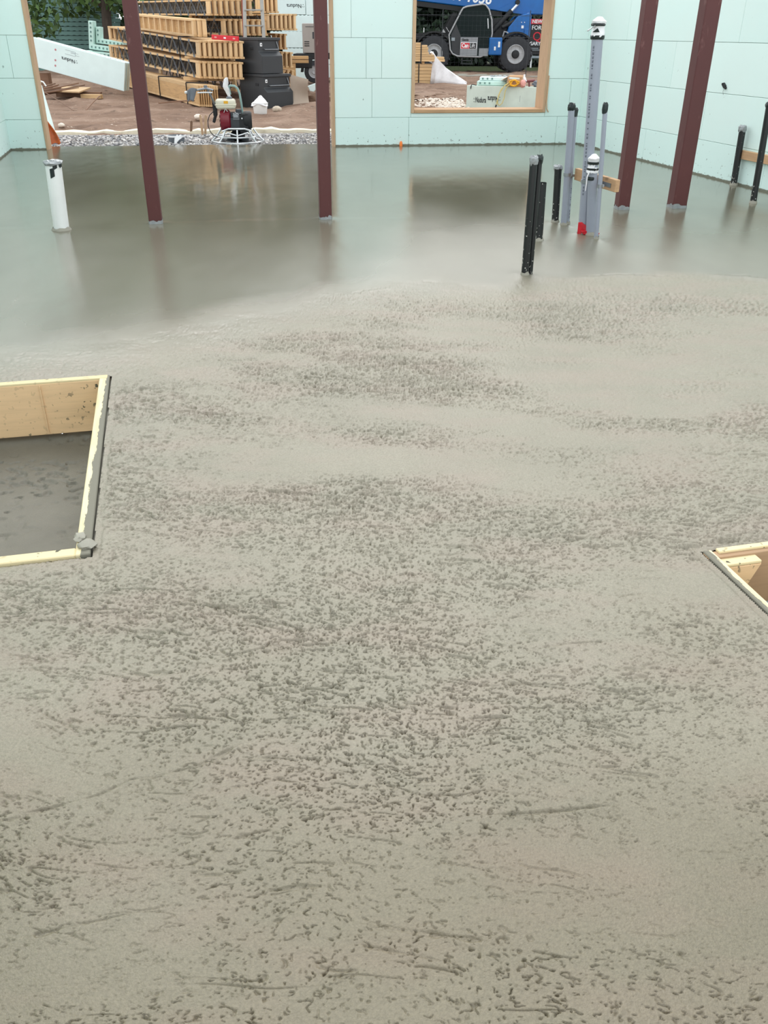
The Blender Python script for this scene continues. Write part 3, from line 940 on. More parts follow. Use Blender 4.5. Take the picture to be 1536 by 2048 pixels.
clamp(t, d, 0.0415, 0.40)
print_line(t, d, 0.0415, 0.3, 1.33, -2.35, 1)
foot_ring(t, 0.0415, 25)
def wrap(t, c, r, h, seed, mat='cloth', name='cloth_wrap', rim=0.12):
    rnd = random.Random(seed)
    n = 22; L = 9
    vs = []
    for i in range(L):
        f = i / (L - 1)
        for j in range(n):
            a = 2 * math.pi * j / n
            rr = r * (1.0 + 0.12 * math.sin(f * math.pi * 2.3 + 1)) * (1 + rnd.uniform(-rim, rim) * 0.8)
            if i == L - 1: rr *= 0.35
            vs.append((c[0] + rr * math.cos(a), c[1] + rr * math.sin(a), c[2] + f * h + rnd.uniform(-0.004, 0.004) + (0.012 if i == L - 1 else 0)))
    fs = [(i * n + j, i * n + (j + 1) % n, (i + 1) * n + (j + 1) % n, (i + 1) * n + j) for i in range(L - 1) for j in range(n)]
    fs.append(tuple((L - 1) * n + j for j in range(n)))
    return MB().add(vs, fs).build(name, mat, t, smooth=True)
wrap(t, (d.x, d.y, 1.40), 0.046, 0.115, 30)
m = MB(); m.lathe([(0.047, -0.014), (0.052, -0.008), (0.052, 0.012), (0.045, 0.014)], (d.x, d.y, 1.398), 18); m.build('tape_band', 'tape_black', t, smooth=True)
m = MB(); m.lathe([(0.049, -0.008), (0.054, 0.0), (0.049, 0.010)], (d.x - 0.004, d.y, 1.478), 18); m.build('tape_band', 'tape_black', t, smooth=True)
m = MB(); m.bar((d.x - 0.03, d.y - 0.03, 1.475), (d.x - 0.085, d.y - 0.04, 1.438), 0.02, 0.006); m.build('tape_tail', 'tape_grey', t)
m = MB(); m.prism([(d.x - 0.05, d.y - 0.035, 1.43), (d.x - 0.005, d.y - 0.055, 1.43), (d.x - 0.02, d.y - 0.053, 1.455)], (0.004, -0.006, 0)); m.build('tape_patch', 'tape_black', t)
m = MB()
m.prism([(-0.055, -0.035, 0.0), (0.01, -0.055, -0.005), (0.02, -0.055, 0.06), (-0.03, -0.045, 0.095), (-0.055, -0.03, 0.09)], (0.004, 0.012, 0))
m.rock((0.035, -0.07, 0.02), (0.065, 0.02, 0.022), 0.35)
m.rock((0.07, -0.09, 0.012), (0.04, 0.02, 0.014), 0.35)
m.build('red_tape', 'tape_red', t)['label'] = 'torn red tape around the foot'
t, d = pipe('conduit', 'short grey conduit with a white cloth tied over its top', 'conduit', (1.650, 7.13, 0), (1.604, 7.13, 0.55), 0.0365, 'grey_pvc', G, n=24)
wrap(t, (d.x, d.y, 0.475), 0.041, 0.12, 33)
for zz in (0.50, 0.545):
    m = MB(); m.lathe([(0.043, -0.009), (0.047, -0.004), (0.047, 0.006), (0.043, 0.009)], (d.x, d.y, zz), 18); m.build('tape_band', 'tape_black', t, smooth=True)
m = MB(); m.tube([(d.x - 0.03, d.y - 0.04, 0.49), (d.x - 0.045, d.y - 0.045, 0.45), (d.x - 0.045, d.y - 0.045, 0.40), (d.x - 0.047, d.y - 0.045, 0.345)], [0.006, 0.005, 0.005, 0.003], 6); m.build('cloth_tail', 'cloth', t, smooth=True)
m = MB(); m.lathe([(0.037, -0.01), (0.0385, -0.005), (0.0385, 0.012), (0.037, 0.016)], (d.x, d.y, 0.43), 20); m.build('tape_band', 'tape_black', t, smooth=True)
foot_ring(t, 0.0365, 35)
t, d = pipe('conduit', 'thin grey conduit with a black taped tip', 'conduit', (1.662, 6.97, 0), (1.607, 6.97, 0.965), 0.0175, 'grey_pvc', G)
cap_tape(t, d, 0.0175, 0.06, 'tape_black', 0.004, 'tape_cap', 1.1, 36); clamp(t, d, 0.0175, 0.40); foot_ring(t, 0.0175, 37)
# bracing lumber
pa = Vector((1.575, 7.57, 0.405)); pb = Vector((1.765, 6.93, 0.405))
s = thing('brace_board', 'short lumber brace strapped behind the grey conduits', 'board', (pa.x, pa.y, 0.36), math.atan2((pb - pa).y, (pb - pa).x))
MB().box(((pb - pa).length / 2, 0, 0.045), ((pb - pa).length, 0.038, 0.09)).build('plank', 'buck_x', s, bevel=0.003)
MB().box(((pb - pa).length / 2 + 0.1, -0.022, 0.04), (0.34, 0.004, 0.03)).build('strut_channel', 'steel', s)
# board on the right wall
o = MB().box((2.0, -0.02, 0.307), (3.2, 0.038, 0.086)).build('wall_board', 'buck_x', None, bevel=0.003)
q = B + US * 2.3
o.location = (B.x + US.x * 3.75 - NS.x * 0.004 - US.x * 0.0, B.y + US.y * 3.75 - NS.y * 0.004, 0)
o.data.transform(Matrix.Translation((-0.25, 0, 0)))
o.rotation_euler = (0, 0, math.atan2(US.y, US.x))
tag(o, 'level lumber board fixed low on the right wall behind the black pipes', 'board')
# orange marker at the foot of the back wall
p = A + UB * 5.315 - NB * 0.03
m = MB(); m.lathe([(0.022, -0.01), (0.022, 0.03), (0.017, 0.05), (0.010, 0.062), (0.003, 0.066)], (0, 0, 0), 14)
o = m.build('marker_cap', 'orange_hi', None, smooth=True); o.location = p
tag(o, 'bright orange plastic cap at the foot of the back wall', 'cap')
# dark clip stuck in the right wall
p = B + US * 3.40 - NS * 0.012 + Vector((0, 0, 0.94))
m = MB(); m.box((0, 0, 0), (0.05, 0.02, 0.035), Matrix.Rotation(0.6, 3, 'Y')); m.box((0.03, 0, -0.02), (0.03, 0.018, 0.02), Matrix.Rotation(0.6, 3, 'Y')); m.box((-0.02, 0, 0.014), (0.02, 0.03, 0.02))
m.tube([(0.01, 0, -0.02), (0.015, -0.01, -0.06), (0.03, -0.01, -0.09)], 0.002, 5)
o = m.build('tie_clip', 'black', None, bevel=0.003); o.location = p; o.rotation_euler = (0, 0, math.atan2(US.y, US.x))
tag(o, 'small dark plastic tie stuck in the right wall', 'clip')

# ================================================================== OUTDOORS: ground
ANB = math.atan2(UB.y, UB.x)
def gz(x, y):
    """height of the dirt"""
    x = np.asarray(x, float); y = np.asarray(y, float)
    z = -0.035 + 0.0 * x
    z = z + 0.20 * sst(20.5, 27, y) * sst(-3.5, -7.5, x)
    z = z + 0.10 * sst(17, 20, y) * sst(-2.4, -1.6, x) * sst(0.2, -0.8, x)
    z = z + 0.07 * np.exp(-(((x - 0.9) / 0.8) ** 2 + ((y - 22.5) / 2.2) ** 2))
    z = z + 0.05 * sst(20, 26, y) * sst(-1, 1, x)
    return z
def gzf(x, y): return float(gz(x, y))

def ground():
    na, nb_ = 260, 240
    a = np.linspace(-30, 34, na); b = 0.36 + np.concatenate([np.linspace(0, 12, 150), np.linspace(12.2, 26.0, 90)])
    AA, BB = np.meshgrid(a, b)
    x = A.x + UB.x * AA + NB.x * BB; y = A.y + UB.y * AA + NB.y * BB
    z = gz(x, y) + ((fbm(x * 0.9, y * 0.9, 3) - 0.5) * 0.13 + (fbm(x * 4, y * 4, 7) - 0.5) * 0.12) * sst(1.9, 2.6, BB)
    z = np.where(BB < 2.0, -0.07, z)
    idx = np.arange(na * nb_).reshape(nb_, na)
    q = np.stack([idx[:-1, :-1], idx[:-1, 1:], idx[1:, 1:], idx[1:, :-1]], -1).reshape(-1, 4)
    me = bpy.data.meshes.new('ground')
    me.from_pydata(np.stack([x.ravel(), y.ravel(), z.ravel()], -1).tolist(), [], q.tolist())
    me.materials.append(M['dirt'])
    return struct(link('ground', me, None, True), 'trampled brown dirt of the building site')
ground()
# lawn, pavement beyond the lot
o = MB().box((2, 62.5, -0.12), (120, 50, 0.2)).build('lawn', 'grass'); struct(o, 'dark green lawn beyond the site fence')
o = MB().box((2, 37.0, -0.06), (120, 2.6, 0.16)).build('pavement', M['strip'] if False else 'conc'); struct(o, 'light grey pavement strip beyond the lot')
# gravel bed with loose stones
m = MB().box((2.0, 0.36 + 0.93, -0.055), (16, 1.86, 0.05))
o = m.build('gravel_bed', 'gravelbed'); o.location = A; o.rotation_euler = (0, 0, ANB); struct(o, 'bed of grey gravel outside the doorway')
def gravel():
    base = MB().rock((0, 0, 0), (1, 1, 1), 0.22, 0)
    bv = np.array([tuple(p) for p in base.v]); bf = np.array(base.f)
    N = 5200
    a = rng.uniform(0.1, 8.6, N); b = 0.38 + rng.beta(1.1, 1.0, N) * 1.55
    s = rng.uniform(0.010, 0.027, N)
    V = []; F = []; T = []
    th = rng.uniform(0, 6.28, N)
    for i in range(N):
        c, sn = math.cos(th[i]), math.sin(th[i])
        p = bv * s[i] * np.array([1.2, 0.9, 0.7])
        px = p[:, 0] * c - p[:, 1] * sn; py_ = p[:, 0] * sn + p[:, 1] * c
        lx, ly = a[i] + px, b[i] + py_
        V.append(np.stack([lx, ly, p[:, 2] - 0.028 + 0.018 * rng.random()], -1)); F.append(bf + 12 * i)
        T.append(np.full(12, rng.random() ** 1.3))
    V = np.concatenate(V); F = np.concatenate(F); T = np.concatenate(T)
    me = bpy.data.meshes.new('gravel'); me.from_pydata(V.tolist(), [], F.tolist())
    ca = me.color_attributes.new('tone', 'FLOAT_COLOR', 'POINT')
    ca.data.foreach_set('color', np.stack([T, T, T, np.ones_like(T)], -1).astype(np.float32).ravel())
    me.materials.append(M['gravel'])
    o = link('gravel', me); o.location = A; o.rotation_euler = (0, 0, ANB)
    return tag(o, 'loose grey crushed stones along the outside of the doorway', 'gravel', None, 'stuff')
gravel()
# pale ragged footing edge behind the gravel
m = MB()
n = 90
top = []
for i in range(n + 1):
    u = -2 + 12 * i / n
    top.append((u, 2.26 + random.uniform(-0.06, 0.06), random.uniform(-0.005, 0.035)))
vs = [(p[0], p[1], p[2]) for p in top] + [(p[0], p[1] + 0.42 + random.uniform(-0.12, 0.10), p[2] - 0.01) for p in top] + [(p[0], p[1] - 0.02, -0.1) for p in top]
k = n + 1
m.add(vs, [(i, i + 1, k + i + 1, k + i) for i in range(n)] + [(2 * k + i, 2 * k + i + 1, i + 1, i) for i in range(n)])
o = m.build('footing_strip', 'strip'); o.location = A; o.rotation_euler = (0, 0, ANB)
struct(o, 'pale concrete footing edge behind the gravel')

# ================================================================== OUTDOORS: lumber stacks seen through the doorway
DV = Vector((-0.505, 0.863, 0)); RZT = math.atan2(DV.y, DV.x)
TH = 0.325; TW = 0.074
def truss_parts(L, seed, full):
    """returns list of (name, mesh) in truss axes: x along, +y the side turned to the viewer"""
    out = []
    out.append(('top_chord', MB().box((L / 2, 0, TH - 0.019), (L, TW, 0.038)), 'wood'))
    out.append(('bottom_chord', MB().box((L / 2, 0, 0.019), (L, TW, 0.038)), 'wood'))
    out.append(('end_post', MB().box((0.11, 0.012, TH / 2), (0.22, 0.042, TH - 0.078)), 'wood_z'))
    out.append(('end_post', MB().box((L - 0.11, 0.012, TH / 2), (0.22, 0.042, TH - 0.078)), 'wood_z'))
    p = 0.56
    k = int((L - 0.6) / p)
    webs = []
    for i in range(k):
        x0 = 0.34 + i * p
        webs.append(((x0, 0.030, 0.02), (x0 + p / 2, 0.030, TH - 0.02)))
        webs.append(((x0 + p / 2, 0.032, TH - 0.02), (x0 + p, 0.032, 0.02)))
    plates = []
    for i in range(k):
        plates.append((0.34 + i * p + p / 2, TH - 0.022)); plates.append((0.34 + i * p, 0.022))
    return out, webs, plates

def bundle(origin, n, step, L, pitch, lab, group, full=True, only_front=0):
    """n trusses side by side; each is a thing of its own"""
    base = None
    for i in range(n):
        pos = Vector(origin) + Vector(step) * i
        t = thing('floor_truss', lab(i), 'truss', pos, 0, group)
        t.rotation_euler = (0, -pitch, RZT)
        if base is None:
            parts, webs, plates = truss_parts(L, i, True)
            base = [mb.build(nm, mt, t, bevel=0.003) for nm, mb, mt in parts]
            if full:
                for j, (a, b) in enumerate(webs):
                    MB().bar(a, b, 0.006, 0.032, (0, 1, 0) if True else (0, 0, 1)).build('web', 'steel_dull' if j % 2 == 0 else 'steel', t)
                for (px, pz) in plates:
                    MB().box((px, 0.038, pz), (0.12, 0.003, 0.05)).build('nail_plate', 'steel_dull', t)
            wm = MB()
            for a, b in webs: wm.bar(a, b, 0.006, 0.032, (0, 1, 0))
            wmesh = wm.mesh('web_set'); wmesh.materials.append(M['steel_dull'])
            if not full:
                w = link('web_set', wmesh, t); w['kind'] = 'stuff'
        else:
            for p in base: share(p, t)
            w = link('web_set', wmesh, t); w['kind'] = 'stuff'
PIT = math.atan2(0.22, 7.4)
bundle((-4.01, 20.60, 0.52), 9, (0.118, -0.048, 0), 7.3, PIT, lambda i: f'{ORD[i]} truss from the left in the lower open-web bundle by the black chest', 'trusses in the lower bundle')
bundle((-3.97, 20.60, 0.905), 9, (0.118, -0.048, 0), 7.3, PIT + 0.008, lambda i: f'{ORD[i]} truss from the left in the upper open-web bundle under the red level', 'trusses in the upper bundle')
bundle((-4.03, 22.50, 1.715), 8, (0.135, -0.02, 0), 6.8, 0.012, lambda i: f'{ORD[i]} truss from the left in the topmost bundle behind the ladder', 'trusses in the topmost bundle')
bundle((-3.72, 22.50, 1.325), 8, (0.135, -0.02, 0), 6.6, 0.012, lambda i: f'{ORD[i]} truss from the left in the bundle just above the black chest', 'trusses above the chest')
for zz, w in ((0.93, 'highest'), (0.54, 'middle'), (0.15, 'lowest')):
    bundle((-3.60, 22.75, zz), 2, (0.42, -0.02, 0), 6.0, 0.012, lambda i, w=w: f'{ORD[i]} truss of the {w} shaded layer hidden behind the black chest', 'shaded trusses behind the chest', full=False)
bundle((-3.10, 24.00, 1.80), 5, (0.105, -0.01, 0), 5.0, 0.01, lambda i: f'{ORD[i]} truss from the left in the small high bundle right of the ladder', 'trusses right of the ladder', full=False)
bundle((-2.69, 22.30, 1.435), 7, (0.100, -0.01, 0), 5.4, 0.01, lambda i: f'{ORD[i]} truss from the left in the bundle jutting out over the chest', 'trusses jutting right', full=False)
bundle((-2.62, 23.00, 1.04), 3, (0.105, 0, 0), 5.0, 0.01, lambda i: f'{ORD[i]} truss in the narrow bundle under the jutting one, behind the chest', 'narrow trusses', full=False)
bundle((-2.60, 22.98, 0.66), 4, (0.105, 0, 0), 5.0, 0.01, lambda i: f'{ORD[i]} truss in the low narrow bundle right of the chest', 'low narrow trusses', full=False)
bundle((-2.58, 23.02, 0.28), 4, (0.105, 0, 0), 5.0, 0.01, lambda i: f'{ORD[i]} truss in the bottom narrow bundle behind the tan sheet', 'bottom narrow trusses', full=False)

# dunnage under stacks
def timber(c, s, rz, label, mat='wood', group='dunnage blocks', cat='timber'):
    o = MB().box((0, 0, s[2] / 2), s).build('timber', mat, None, bevel=0.004)
    o.location = c; o.rotation_euler = (0, 0, rz)
    return tag(o, label, cat, group)
for k, (off, w) in enumerate(((0.9, 'near'), (5.4, 'far'))):
    q = Vector((-3.5, 20.4, 0)) + DV * off
    timber((q.x, q.y, 0.42 + off * 0.032), (1.2, 0.09, 0.075), math.radians(-14), f'{w} spacer timber under the lower truss bundle')
    q = Vector((-3.45, 20.4, 0)) + DV * off
    timber((q.x, q.y, 0.85 + off * 0.030), (1.15, 0.09, 0.05), math.radians(-14), f'{w} spacer timber between the two strapped truss bundles')

# solid joists at the bottom of the stack
jm = None
for i in range(9):
    t = thing('laminated_joist', f'{ORD[i]} solid joist from the left in the lowest bundle on the dirt', 'joist', Vector((-4.03, 20.32, -0.01)) + Vector((0.053, -0.022, 0)) * i, 0, 'joists in the lowest bundle')
    t.rotation_euler = (0, -0.022, RZT)
    if jm is None:
        L = 7.2
        jm = [MB().box((L / 2, 0, 0.185), (L, 0.014, 0.30)).build('web_board', 'lvl', t),
              MB().box((L / 2, 0, 0.372), (L, 0.034, 0.075)).build('flange', 'wood', t, bevel=0.003),
              MB().box((L / 2, 0, 0.02), (L, 0.034, 0.04)).build('flange', 'wood', t, bevel=0.003)]
        MB().box((L / 2, 0.012, 0.187), (L, 0.009, 0.295)).build('side_panel', 'lvl', t)
    else:
        for p in jm: share(p, t)
# straps round the bundles
def strap(org, off, w, z0, z1, label, stepdir=(0.118, -0.048)):
    q = Vector((org[0], org[1], 0)) + DV * off
    t = MB()
    s = Vector((stepdir[0], stepdir[1], 0)).normalized()
    a = q - s * 0.075; b = q + s * (w + 0.0)
    for (p0, p1) in (((a.x, a.y, z0), (a.x, a.y, z1)), ((a.x, a.y, z1), (b.x, b.y, z1)), ((b.x, b.y, z1), (b.x, b.y, z0))):
        t.bar(p0, p1, 0.025, 0.004, (DV.x, DV.y, 0))
    o = t.build('strap', 'black')
    tag(o, label, 'strap', 'bundle straps')
strap((-4.03, 20.32), 0.62, 0.48, -0.02, 0.425, 'black strap round the near end of the joist bundle')
strap((-4.03, 20.32), 2.6, 0.48, 0.0, 0.47, 'black strap round the joist bundle farther back')
strap((-3.99, 20.60), 1.15, 1.02, 0.52, 1.30, 'black strap round both open-web truss bundles')

# ladder-like frames on top
for i in range(3):
    t = thing('ladder_frame', f'{ORD[i]} studded wooden frame from the left on top of the stack', 'frame', Vector((-4.10, 20.82, 1.30)) + Vector((0.115, -0.04, 0)) * i, 0, 'studded frames')
    t.rotation_euler = (0, -0.032, RZT)
    L = 4.6
    MB().box((L / 2, 0, 0.305), (L, 0.074, 0.04)).build('top_plate', 'wood', t, bevel=0.003)
    MB().box((L / 2, 0, 0.02), (L, 0.074, 0.04)).build('bottom_plate', 'wood', t, bevel=0.003)
    MB().box((L / 2, -0.03, 0.162), (L - 0.04, 0.012, 0.246)).build('backing_panel', 'lvl', t)
    st = None
    for j in range(11):
        x = 0.09 + j * 0.44
        if st is None: st = MB().box((0, 0.0, 0.162), (0.05, 0.062, 0.246)).build('stud', 'wood_z', t); st.location.x = x
        else: share(st, t, (x, 0, 0))
    MB().box((0.02, 0.0, 0.162), (0.04, 0.074, 0.246)).build('end_board', 'wood_z', t)

# red spirit level lying on the upper bundle
t = thing('spirit_level', 'red spirit level lying on the truss bundle beside the chest', 'level', (-3.39, 20.33, 1.243), math.atan2(-0.1, 0.57))
MB().box((0, 0, 0.045), (0.58, 0.06, 0.09)).build('body', 'redlevel', t, bevel=0.006)
for x in (-0.2, 0.0, 0.2):
    MB().box((x, -0.032, 0.045), (0.05, 0.004, 0.03)).build('vial', 'white' if x == 0 else 'pink', t, bevel=0.004)
t.rotation_euler = (0, math.radians(3), t.rotation_euler[2])

# step ladder
t = thing('step_ladder', 'grey and faded red step ladder standing behind the black chest', 'ladder', (-2.96, 21.55, 0))
for sx in (-1, 1):
    m = MB(); m.bar((sx * 0.24, -0.06, -0.02), (sx * 0.17, 0.32, 2.75), 0.075, 0.035, (0, 1, 0)); m.build('front_rail', 'alu', t, bevel=0.004)
    m = MB(); m.bar((sx * 0.27 - 0.06, 0.55, -0.02), (sx * 0.18 - 0.05, 0.34, 2.75), 0.045, 0.03, (0, 1, 0)); m.build('rear_rail', 'redladder', t, bevel=0.004)
for k in range(8):
    z = 0.30 + k * 0.30 + 0.02
    f = z / 2.75
    m = MB(); m.box((0, -0.06 + 0.38 * f, z), (2 * (0.24 - 0.07 * f), 0.09, 0.03)); m.build('tread', 'alu', t, bevel=0.003)

# stacked job chests
def chest(loc, label, W, D, hh=0.665):
    t = thing('tool_chest', label, 'tool chest', loc, math.atan2(0.731, 0.683), 'stacked tool chests')
    prof = [(-0.10, 0.0), (-0.10, 0.33), (0.0, 0.41), (0.0, hh - 0.05), (D, hh - 0.05), (D, 0.0)]
    MB().prism([(0, y, z) for y, z in prof], (W, 0, 0)).build('body', 'chest', t, bevel=0.008, seg=2)
    MB().box((W / 2, D / 2 - 0.01, hh - 0.027), (W + 0.03, D + 0.06, 0.054)).build('lid', 'chest', t, bevel=0.008, seg=2)
    p = MB().box((0.07, -0.006, hh - 0.13), (0.055, 0.012, 0.065)).build('latch_plate', 'white', t, bevel=0.004)
    MB().box((0.07, -0.014, hh - 0.13), (0.02, 0.006, 0.02)).build('lock', 'black', p)
    m = MB(); m.tube([(0.14, -0.005, hh - 0.21), (0.14, -0.04, hh - 0.215), (W - 0.06, -0.04, hh - 0.215), (W - 0.06, -0.005, hh - 0.21)], 0.009, 8); m.build('handle', 'steel', t, smooth=True)
    m = MB(); m.bar((W - 0.08, -0.01, hh - 0.07), (W - 0.03, -0.03, hh - 0.22), 0.012, 0.012); m.build('stay', 'steel', t)
    MB().box((-0.004, 0.22, hh - 0.2), (0.01, 0.10, 0.05)).build('side_grip', 'black', t, bevel=0.003)
    return t
chest((-2.60, 20.02, gzf(-2.4, 20.4) - 0.0), 'lower black steel tool chest standing on the dirt', 0.72, 0.80)
chest((-2.68, 20.10, gzf(-2.4, 20.4) + 0.672), 'upper black steel tool chest on top of the lower one', 0.56, 0.80)

# tan bent sheet leaning at the chest
m = MB()
nu, nv = 14, 18
vs = []
for off in (0.0, 0.008):
    for j in range(nv + 1):
        f = j / nv
        for i in range(nu + 1):
            g = i / nu
            x = 0.02 * (1 - f) + g * (0.40 - 0.03 * math.sin(f * 3.0)) + 0.015 * f
            z = f * 0.60 - 0.06 * g * f - 0.03 * g
            y = 0.16 * f + 0.10 * math.sin(f * math.pi * 1.3 + 0.6) * (0.4 + 0.6 * g) + off
            vs.append((x, y, z))
k = (nu + 1) * (nv + 1)
fs = []
for j in range(nv):
    for i in range(nu):
        a = j * (nu + 1) + i
        fs.append((a, a + 1, a + nu + 2, a + nu + 1)); fs.append((k + a, k + a + nu + 1, k + a + nu + 2, k + a + 1))
bnd = [i for i in range(nu + 1)] + [(j + 1) * (nu + 1) - 1 for j in range(1, nv + 1)] + [nv * (nu + 1) + i for i in range(nu - 1, -1, -1)] + [j * (nu + 1) for j in range(nv - 1, 0, -1)]
for a, b in zip(bnd, bnd[1:] + bnd[:1]): fs.append((a, k + a, k + b, b))
m.add(vs, fs)
o = m.build('bent_sheet', 'tan', None, smooth=True); o.location = (-2.11, 20.42, gzf(-1.9, 20.5) - 0.02)
tag(o, 'bent tan sheet leaning upright at the right of the chests', 'sheet')

# pails
def pail(name, loc, r, h, mat, label, cloth, seed):
    rnd = random.Random(seed)
    t = thing(name, label, 'bucket', loc)
    m = MB(); m.lathe([(r * 0.82, 0), (r * 0.86, 0.01), (r, h), (r * 1.06, h), (r * 1.06, h * 0.93), (r * 0.98, h * 0.93), (r * 0.97, h * 0.98), (r * 0.8, 0.03)], n=24)
    m.build('shell', mat, t, smooth=True)
    if cloth == 'rag':
        n = 18; vs = []
        for i in range(7):
            f = i / 6
            for j in range(n):
                a = 2 * math.pi * j / n
                rr = r * (1.14 - 1.02 * f ** 1.1) * (1 + rnd.uniform(-0.12, 0.12))
                vs.append((rr * math.cos(a) - 0.01 + 0.03 * f, rr * math.sin(a), h * 0.80 + f * 0.17 + 0.02 * math.sin(3 * a) * (1 - f)))
        fs = [(i * n + j, i * n + (j + 1) % n, (i + 1) * n + (j + 1) % n, (i + 1) * n + j) for i in range(6) for j in range(n)]
        fs.append(tuple(6 * n + j for j in range(n)))
        MB().add(vs, fs).build('rag', 'cloth', t, smooth=True)
    return t
pail('white_bucket', (-2.53, 18.75, gzf(-2.5, 18.7) + 0.015), 0.15, 0.20, 'white_pvc', 'white bucket with a rag on top, before the black chests', 'rag', 4)
t = pail('grey_tub', (-3.09, 13.60, -0.03), 0.125, 0.105, 'cloth_grey', 'low grey tub with white trim on the gravel by the left column', '', 5)
m = MB(); m.lathe([(0.128, 0.085), (0.137, 0.09), (0.137, 0.110), (0.128, 0.113)], n=24, cap=False); m.build('rim', 'cloth', t, smooth=True)
# white rag spilling from the tub
m = MB()
vs = []; nn = 9
for i in range(nn):
    f = i / (nn - 1)
    for j in range(5):
        g = j / 4 - 0.5
        vs.append((0.02 + 0.10 * (1 - f) * 0.6 + g * (0.07 + 0.03 * math.sin(5 * f)), -0.125 - 0.07 * f, 0.115 * (1 - f) ** 0.8 + 0.012 * math.sin(9 * g + 4 * f) + 0.006))
o = MB().add(vs, [(i * 5 + j, i * 5 + j + 1, (i + 1) * 5 + j + 1, (i + 1) * 5 + j) for i in range(nn - 1) for j in range(4)]).build('rag', 'cloth', t, smooth=True)
sol = o.modifiers.new('thick', 'SOLIDIFY'); sol.thickness = 0.006

# survey stakes
for i, (x, y, h, lean, lb) in enumerate(((-3.16, 14.95, 0.165, 0.03, 'thin wooden stake behind the grey tub'), (-2.93, 14.75, 0.27, -0.01, 'left wooden stake of the pair near the trowel machine'), (-2.885, 14.70, 0.27, 0.04, 'right wooden stake of the pair near the trowel machine'))):
    m = MB().prism([(-0.018, 0, -0.06), (0.018, 0, -0.06), (0.018 + lean, 0, h - 0.02), (lean + 0.004, 0, h), (-0.018 + lean, 0, h - 0.015)], (0, 0.02, 0))
    o = m.build('survey_stake', 'brown' if i == 0 else 'buck', None, bevel=0.002); o.location = (x, y, 0)
    tag(o, lb, 'stake', 'survey stakes')
# stones
for (x, y, s, mt, lb) in ((-2.27, 19.35, 0.095, 'stone', 'rounded stone on the dirt in front of the black chests'), (-5.55, 15.9, 0.055, 'palestone', 'pale stone on the dirt at the left of the doorway'),
                          (-3.55, 17.6, 0.075, 'palestone', 'pale stone on the dirt right of the leftmost column'), (-4.75, 16.1, 0.03, 'palestone', 'tiny pale stone on the dirt left of the column')):
    m = MB().rock((0, 0, 0), (s, s * 0.85, s * 0.7), 0.10, 2)
    o = m.build('stone', mt, None, smooth=True); o.location = (x, y, gzf(x, y) + s * 0.5)
    tag(o, lb, 'stone', 'stones on the dirt')

